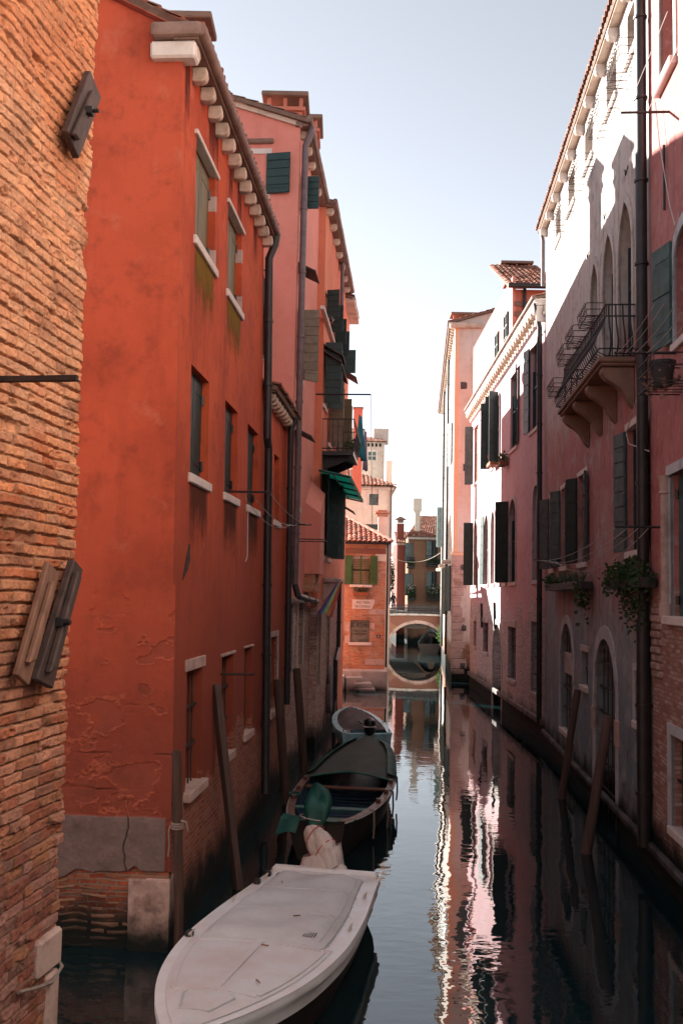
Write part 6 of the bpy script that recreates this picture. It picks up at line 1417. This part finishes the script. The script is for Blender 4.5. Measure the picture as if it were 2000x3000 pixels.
for i,c in enumerate(cols):
    m=MB();rows=[]
    for j in range(11):
        t=j/10;row=[]
        for k in range(4):
            w_=(i+k/3)/6;sp=.16+.34*t
            row.append(p0+ax*t*(1+.08*w_)+Vector(((w_-.35)*sp*.95,.18*math.sin(w_*11+t*2.5)*(.3+t),-.18*abs(w_-.5)*t)))
        rows.append(row)
    m.grid(rows);m.build('stripe',simple('flag_cloth_%d'%i,c,.9,.25,5,.2),FGt,smooth='all')
MB().tube([FQ.w(a[0]-.4,a[1]-.15,0),p0+Vector((.03,0,.05))],.018,6).build('pole',M['wood'],FGt)
# ================================================================== plants
def leaves(m,c,rad,n,size,rr,blade=False,droop=0):
    c=Vector(c)
    for _ in range(n):
        while True:
            v=Vector((rr.uniform(-1,1),rr.uniform(-1,1),rr.uniform(-1,1)))
            if v.length<1: break
        p=c+Vector((v.x*rad[0],v.y*rad[1],v.z*rad[2]-droop*rr.random()**3));d=Vector((rr.gauss(0,1),rr.gauss(0,1),rr.gauss(.2,.8))).normalized();s=size*rr.uniform(.6,1.3);e=d.orthogonal().normalized();e=(Matrix.Rotation(rr.uniform(0,6.28),3,d)@e)*s*.45
        m.add([p,p+d*s*.5+e,p+d*s,p+d*s*.5-e],[(0,1,2,3)])
def blades(m,c,n,ln,rr):
    c=Vector(c)
    for _ in range(n):
        a=rr.uniform(0,6.28);t=rr.uniform(.15,1.0);L_=ln*rr.uniform(.6,1.1);d=Vector((math.cos(a),math.sin(a),0));pts=[c+d*L_*t*s*.9+Vector((0,0,L_*(1-t*.45)*s*(1.5-s*(.55+.9*t)))) for s in (0,.25,.5,.75,1)];w=Vector((-d.y,d.x,0))*.014
        m.add([p-w*(1.1-i/4) for i,p in enumerate(pts)]+[p+w*(1.1-i/4) for i,p in enumerate(pts)],[(i,i+1,6+i,5+i) for i in range(4)])
rr=random.Random(9)
def trough(root,F,u0,u1,z,o0,o1,mat='pot',h=.18): return MB().fbox(F,u0,u1,z-h,z,o0,o1).build('trough',M[mat],root,bevel=.012)
u0=FR1.hit(1715,1710,.2)[0];u1=FR1.hit(1608,1700,.2)[0];z=FR1.hit(1715,1716,.2)[1]+.1
PT=thing('spiky_plant','pale spiky leaved plants in a dark window box below the shuttered windows','plant',FR1.w(u0,z));trough(PT,FR1,u0,u1,z,.05,.32)
m=MB()
for i in range(7): blades(m,FR1.w(u0+(u1-u0)*(i+.5)/7+rr.uniform(-.2,.2),z,.2),46,.5,rr)
m.build('leaves',M['leaf2'],PT)
m=MB();leaves(m,FR1.w(u0+.3,z-.25,.25),(.15,.5,.3),120,.1,rr,droop=.6);leaves(m,FR1.w(u1-.7,z+.05,.2),(.2,.8,.2),200,.09,rr);m.build('trailing_leaves',M['leaf'],PT)
u0=FR1.hit(1895,1690,.2)[0];u1=FR1.hit(1785,1700,.2)[0];z=FR1.hit(1890,1690,.2)[1]
PT=thing('trailing_plant','bushy trailing green plant in a box beside the drainpipe','plant',FR1.w(u0,z));trough(PT,FR1,u0,u1,z,.05,.3)
m=MB()
for i in range(7): leaves(m,FR1.w(u0+(u1-u0)*(i+.5)/7,z+.12+rr.uniform(-.1,.12),.22),(.2,.32,.2),160,.08,rr,droop=.35)
for i in range(4): leaves(m,FR1.w(u0+.5+.45*i,z-.35,.2),(.07,.12,.35),90,.07,rr,droop=.5)
m.build('leaves',M['leaf'],PT)
def box_plant(label,F,px,py,o,w,mat,nflow=40,spread=.25,n=260,fl='flower'):
    u,z=F.hit(px,py,o);t=thing('flower_box',label,'flower box',F.w(u,z,0));trough(t,F,u-w/2,u+w/2,z,.05,o+.12,'terracotta',.16);m=MB();f=MB()
    k=max(2,int(w/.3))
    for i in range(k):
        c=F.w(u-w/2+w*(i+.5)/k,z+.14,o*.7);leaves(m,c,(.2,.22,spread),n//k,.09,rr,droop=.25);leaves(f,c+Vector((0,0,.06)),(.24,.26,spread),nflow//k,.07,rr)
    m.build('leaves',M['leaf'],t);f.build('blossom',M[fl],t);return t
box_plant('window box with red and pink flowers by the folded shutters of the rose house',FR2,1437,1355,.25,1.1,'leaf',90)
box_plant('small leafy window box under the shutters of the rose house, nearer than the red flowers',FR2,1468,1354,.25,.8,'leaf',8)
box_plant('planter with a few green shoots under the green shuttered window of the brick house',FC,1058,1735,.2,.75,'leaf',4,.12,110)
for (c,w_),lb,fl in zip(bals,('leafy pots on the upper left balcony of the ochre house','leafy pots on the upper right balcony of the ochre house','white flowering plants on the lower left balcony of the ochre house','white flowering plants on the lower right balcony of the ochre house'),('leaf','leaf','wstone','wstone')):
    t=thing('balcony_plant',lb,'plant',c);trough(t,Face((c.x,c.y),(1,0)),-w_/2+.1,w_/2-.1,c.z+.3,-.1,.15);m=MB();f=MB()
    low=c.z<6
    for i in range(4):
        q=Vector((c.x-w_/2+w_*(i+.5)/4,c.y-.1,c.z+(.9 if low else .45)));leaves(m,q,(w_/6,.35,.5 if low else .2),150 if low else 50,.16,rr,droop=.7 if low else .1);leaves(f,q,(w_/6,.42,.5 if low else .2),50 if low else 6,.1,rr)
    m.build('leaves',M['leaf'],t);f.build('blossom',M[fl],t)
t=thing('climbing_plant','dark climbing plant on the wall right of the bridge arch','plant',at(1293,1855,76));m=MB();leaves(m,at(1293,1855,76),(.35,.6,.7),320,.17,rr,droop=.4);m.build('leaves',M['leaf'],t);MB().tube([at(1297,1900,76.5),at(1294,1850,76.3)],.04,6).build('stem',M['wood'],t)
t=thing('climbing_plant','leafy shrub growing in the lane left of the far red house','plant',at(1147,1700,100));m=MB();leaves(m,at(1146,1690,100),(.35,.6,1.7),420,.2,rr);m.build('leaves',M['leaf'],t);MB().tube([at(1147,1760,100),at(1146,1690,100)],.05,6).build('stem',M['wood'],t)
a=FR1.hit(1945,1090,.35)
t=thing('flower_pot','dark round flower pot standing in an iron rack below the teal shutter','flower pot',FR1.w(a[0],a[1]-.3,.3));m=MB();c=FR1.w(a[0],a[1],.38)
rows=[[c+Vector((r_*math.cos(k*.449),r_*math.sin(k*.449),z)) for k in range(14)] for z,r_ in ((-.22,.13),(.02,.17),(.1,.18),(.1,.2),(.16,.2),(.16,.15),(.1,.14))];m.grid(rows,True);m.poly(rows[0]);m.poly(rows[-1]);m.build('pot',M['pot'],t,smooth=True)
m=MB();leaves(m,c+Vector((0,0,-.1)),(.25,.3,.2),60,.1,rr,droop=.3);m.build('dry_leaves',M['bstone'],t)
t=thing('pot_rack','open iron pot rack fixed under the teal shutter of the faded red house','rack',FR1.w(a[0],a[1]-.3));m=MB()
for zz in (-.24,0,.18): m.tube([FR1.w(a[0]-.5,a[1]+zz,0),FR1.w(a[0]-.5,a[1]+zz,.62),FR1.w(a[0]+.5,a[1]+zz,.62),FR1.w(a[0]+.5,a[1]+zz,0)],.012,5)
for i in range(6): m.tube([FR1.w(a[0]-.5+.2*i,a[1]-.24,.02),FR1.w(a[0]-.5+.2*i,a[1]-.24,.62),FR1.w(a[0]-.5+.2*i,a[1]+.18,.62)],.009,5)
m.build('frame',M['iron'],t)
a=FQ.hit(998,1245);t=thing('balcony_plant','small green plant on the iron balcony of the coral house','plant',FQ.w(uB+1.9,zB,.7));m=MB();leaves(m,FQ.w(uB+1.9,zB+.45,.75),(.3,.4,.22),160,.1,rr);m.build('leaves',M['leaf'],t);MB().tube([FQ.w(uB+1.9,zB,.7),FQ.w(uB+1.9,zB+.25,.7)],[.1,.14],10).build('pot',M['terracotta'],t)
# ================================================================== pigeon and passer-by
a=FQ.hit(938,945);c=FQ.w(a[0]+.35,a[1]+.12,.3)
t=thing('pigeon','grey pigeon sitting on the hood board of the coral house','pigeon',c);m=MB();rows=[]
for s,r_,z in ((-.24,.012,.0),(-.14,.03,.02),(-.06,.06,.05),(.02,.075,.07),(.09,.06,.1),(.13,.035,.15),(.16,.036,.19),(.19,.03,.2),(.215,.008,.195)): rows.append([c+Vector((r_*math.cos(k*.628),s,z+r_*math.sin(k*.628))) for k in range(10)])
m.grid(rows,True);m.poly(rows[0]);m.poly(rows[-1]);m.build('body',M['pigeon'],t,smooth='all');m=MB()
for sx in(-.025,.025): m.tube([c+Vector((sx,.02,.02)),c+Vector((sx,.03,-.08))],.006,5)
m.build('legs',M['flower'],t)
def person(px,py,Y,label):
    hd=at(px,py,Y);z0=hd.z-1.72;t=thing('person',label,'person',(hd.x,hd.y,z0))
    J={'pel':(0,0,.95,.13),'sp':(0,0,1.15,.14),'ch':(0,0,1.36,.16),'nk':(0,.01,1.5,.06),'hd':(0,.02,1.62,.1),'ht':(0,.02,1.7,.075)}
    for s,x in (('l',-1),('r',1)): J.update({s+'sh':(x*.17,0,1.4,.075),s+'el':(x*.25,.03,1.12,.05),s+'wr':(x*.22,-.12,.9,.035),s+'ha':(x*.21,-.17,.84,.035),s+'hp':(x*.09,0,.9,.095),s+'kn':(x*.1,-.05*x,.5,.065),s+'an':(x*.1,.08*x,.09,.04),s+'to':(x*.1,.08*x-.15,.04,.035)})
    E_=[('pel','sp'),('sp','ch'),('ch','nk'),('nk','hd'),('hd','ht')]
    for s in 'lr': E_+=[('ch',s+'sh'),(s+'sh',s+'el'),(s+'el',s+'wr'),(s+'wr',s+'ha'),('pel',s+'hp'),(s+'hp',s+'kn'),(s+'kn',s+'an'),(s+'an',s+'to')]
    ks=list(J);me=bpy.data.meshes.new('body');me.from_pydata([J[k][:3] for k in ks],[(ks.index(a),ks.index(b)) for a,b in E_],[])
    o=bpy.data.objects.new('body',me);COL.objects.link(o);sk=o.modifiers.new('s','SKIN')
    for i,k in enumerate(ks): me.skin_vertices[0].data[i].radius=(J[k][3],J[k][3])
    me.skin_vertices[0].data[0].use_root=True;sb=o.modifiers.new('b','SUBSURF');sb.levels=2;sb.render_levels=2
    me.materials.append(M['coat']);o.parent=t
    m=MB();m.ball((0,-.085,1.62),.06,.03,.085,8,6);m.build('face',M['skin'],t,smooth='all',local=True);m=MB();m.ball((0,.035,1.66),.105,.1,.1,10,7);m.build('hair',M['black'],t,smooth='all',local=True)
person(1152,1738,95,'passer-by in dark clothes crossing behind the bridge railing')
# far lane for the passer-by and the canal banks
zl=at(1152,1738,95).z-1.73
o=MB().box((5.6,105,zl-.6),3.4,42,1.2).build('lane',M['slab'],None,loc=(5.6,105,0));structure(o)
# TV aerial
P_=at(1272,1500,98);t=thing('tv_aerial','thin television aerial on the far tiled roof','aerial',(P_.x,98,P_.z-2.6));m=MB();m.tube([(P_.x,98,P_.z-2.9),(P_.x,98,P_.z+1)],.025,5)
for i in range(4): m.tube([(P_.x-.5+.1*i,98,P_.z+.2+.22*i),(P_.x+.5-.1*i,98,P_.z+.2+.22*i)],.014,4)
m.build('mast',M['gpipe'],t)
# ================================================================== water, bed, ground
def watermat():
    n=NT('canal_water');P=n.nd('NewGeometry',out=0)
    v=n.scale(P,(1.0,.55,1.0));a=n.noise(v,.75,2,.4);w2=n.scale(P,(1.5,2.6,1.0));b=n.noise(w2,1.9,2,.45);c=n.noise(P,.18,2,.5)
    cam_far=n.nd('SeparateXYZ',{0:P},None).outputs[1];cal=n.smooth(n.noise(P,.22,2,.5),.35,.65)
    far=n.math('ADD',.1,n.math('MULTIPLY',n.math('SUBTRACT',1.0,n.smooth(cam_far,12,52)),.9))
    h=n.math('ADD',n.math('MULTIPLY',a,1.0),n.math('MULTIPLY',n.math('MULTIPLY',b,.26),n.math('ADD',.35,cal)))
    return n.fin((.006,.018,.021),.012,n.bump(n.math('MULTIPLY',h,far),.34,.04),IOR=1.7)
M['water']=watermat()
o=MB().poly([(-60,-25,0),(60,-25,0),(60,190,0),(-60,190,0)]).build('water',M['water'],None);structure(o)
o=MB().poly([(-220,-120,-2.0),(220,-120,-2.0),(220,420,-2.0),(-220,420,-2.0)]).build('canal_bed',simple('canal_mud',(.03,.03,.022),.9,.3,1),None);structure(o)
# ================================================================== light
w=bpy.data.worlds.new('World');SC.world=w;w.use_nodes=True;nt=w.node_tree;nt.nodes.clear()
SUN_EL=R(23.5);SUN_AZ=R(-48.0)   # azimuth from +Y, negative to the left
sky=nt.nodes.new('ShaderNodeTexSky');sky.sky_type='NISHITA';sky.sun_disc=False;sky.sun_elevation=SUN_EL;sky.sun_rotation=SUN_AZ;sky.air_density=.85;sky.dust_density=.3;sky.ozone_density=1.0;sky.altitude=0
hs=nt.nodes.new('ShaderNodeHueSaturation');hs.inputs['Saturation'].default_value=.32
bg=nt.nodes.new('ShaderNodeBackground');bg.inputs[1].default_value=.05;ou=nt.nodes.new('ShaderNodeOutputWorld')
nt.links.new(sky.outputs[0],hs.inputs['Color']);nt.links.new(hs.outputs[0],bg.inputs[0]);nt.links.new(bg.outputs[0],ou.inputs[0])
ld=bpy.data.lights.new('sun','SUN');ld.energy=5.0;ld.angle=R(.5);ld.color=(1,.94,.86);so_=bpy.data.objects.new('sun',ld);COL.objects.link(so_)
tos=Vector((math.sin(SUN_AZ)*math.cos(SUN_EL),math.cos(SUN_AZ)*math.cos(SUN_EL),math.sin(SUN_EL)));so_.rotation_euler=tos.to_track_quat('Z','Y').to_euler();so_.location=(-30,40,40)
# ================================================================== camera and render settings
cd=bpy.data.cameras.new('camera');cd.sensor_fit='VERTICAL';cd.sensor_height=36;cd.lens=FPX/3000*36;cd.clip_end=800;cd.clip_start=.1
co=bpy.data.objects.new('camera',cd);COL.objects.link(co);co.matrix_world=Matrix.Translation(CAM)@CM.to_4x4();SC.camera=co
SC.view_settings.view_transform='Standard';SC.view_settings.look='None';SC.view_settings.exposure=2.2;SC.view_settings.gamma=1.0
SC.cycles.use_denoising=True;SC.cycles.max_bounces=8;SC.cycles.diffuse_bounces=4;SC.cycles.glossy_bounces=4;SC.cycles.transparent_max_bounces=8
try: SC.cycles.denoiser='OPENIMAGEDENOISE'
except Exception: pass
# things of one kind carry one group
for stem,g in (('mooring_pole','mooring poles along the canal walls'),('clothesline','clotheslines strung on the house walls'),('balcony_plant','potted plants on the balconies'),('flower_box','flower boxes under the windows'),('hanging_sheet','sheets hung out over the canal'),('hanging_cable','loose cables on the right hand walls'),('climbing_plant','climbing plants by the far bridge')):
    for o in COL.objects:
        if o.parent is None and o.name.split('.')[0]==stem: o['group']=g
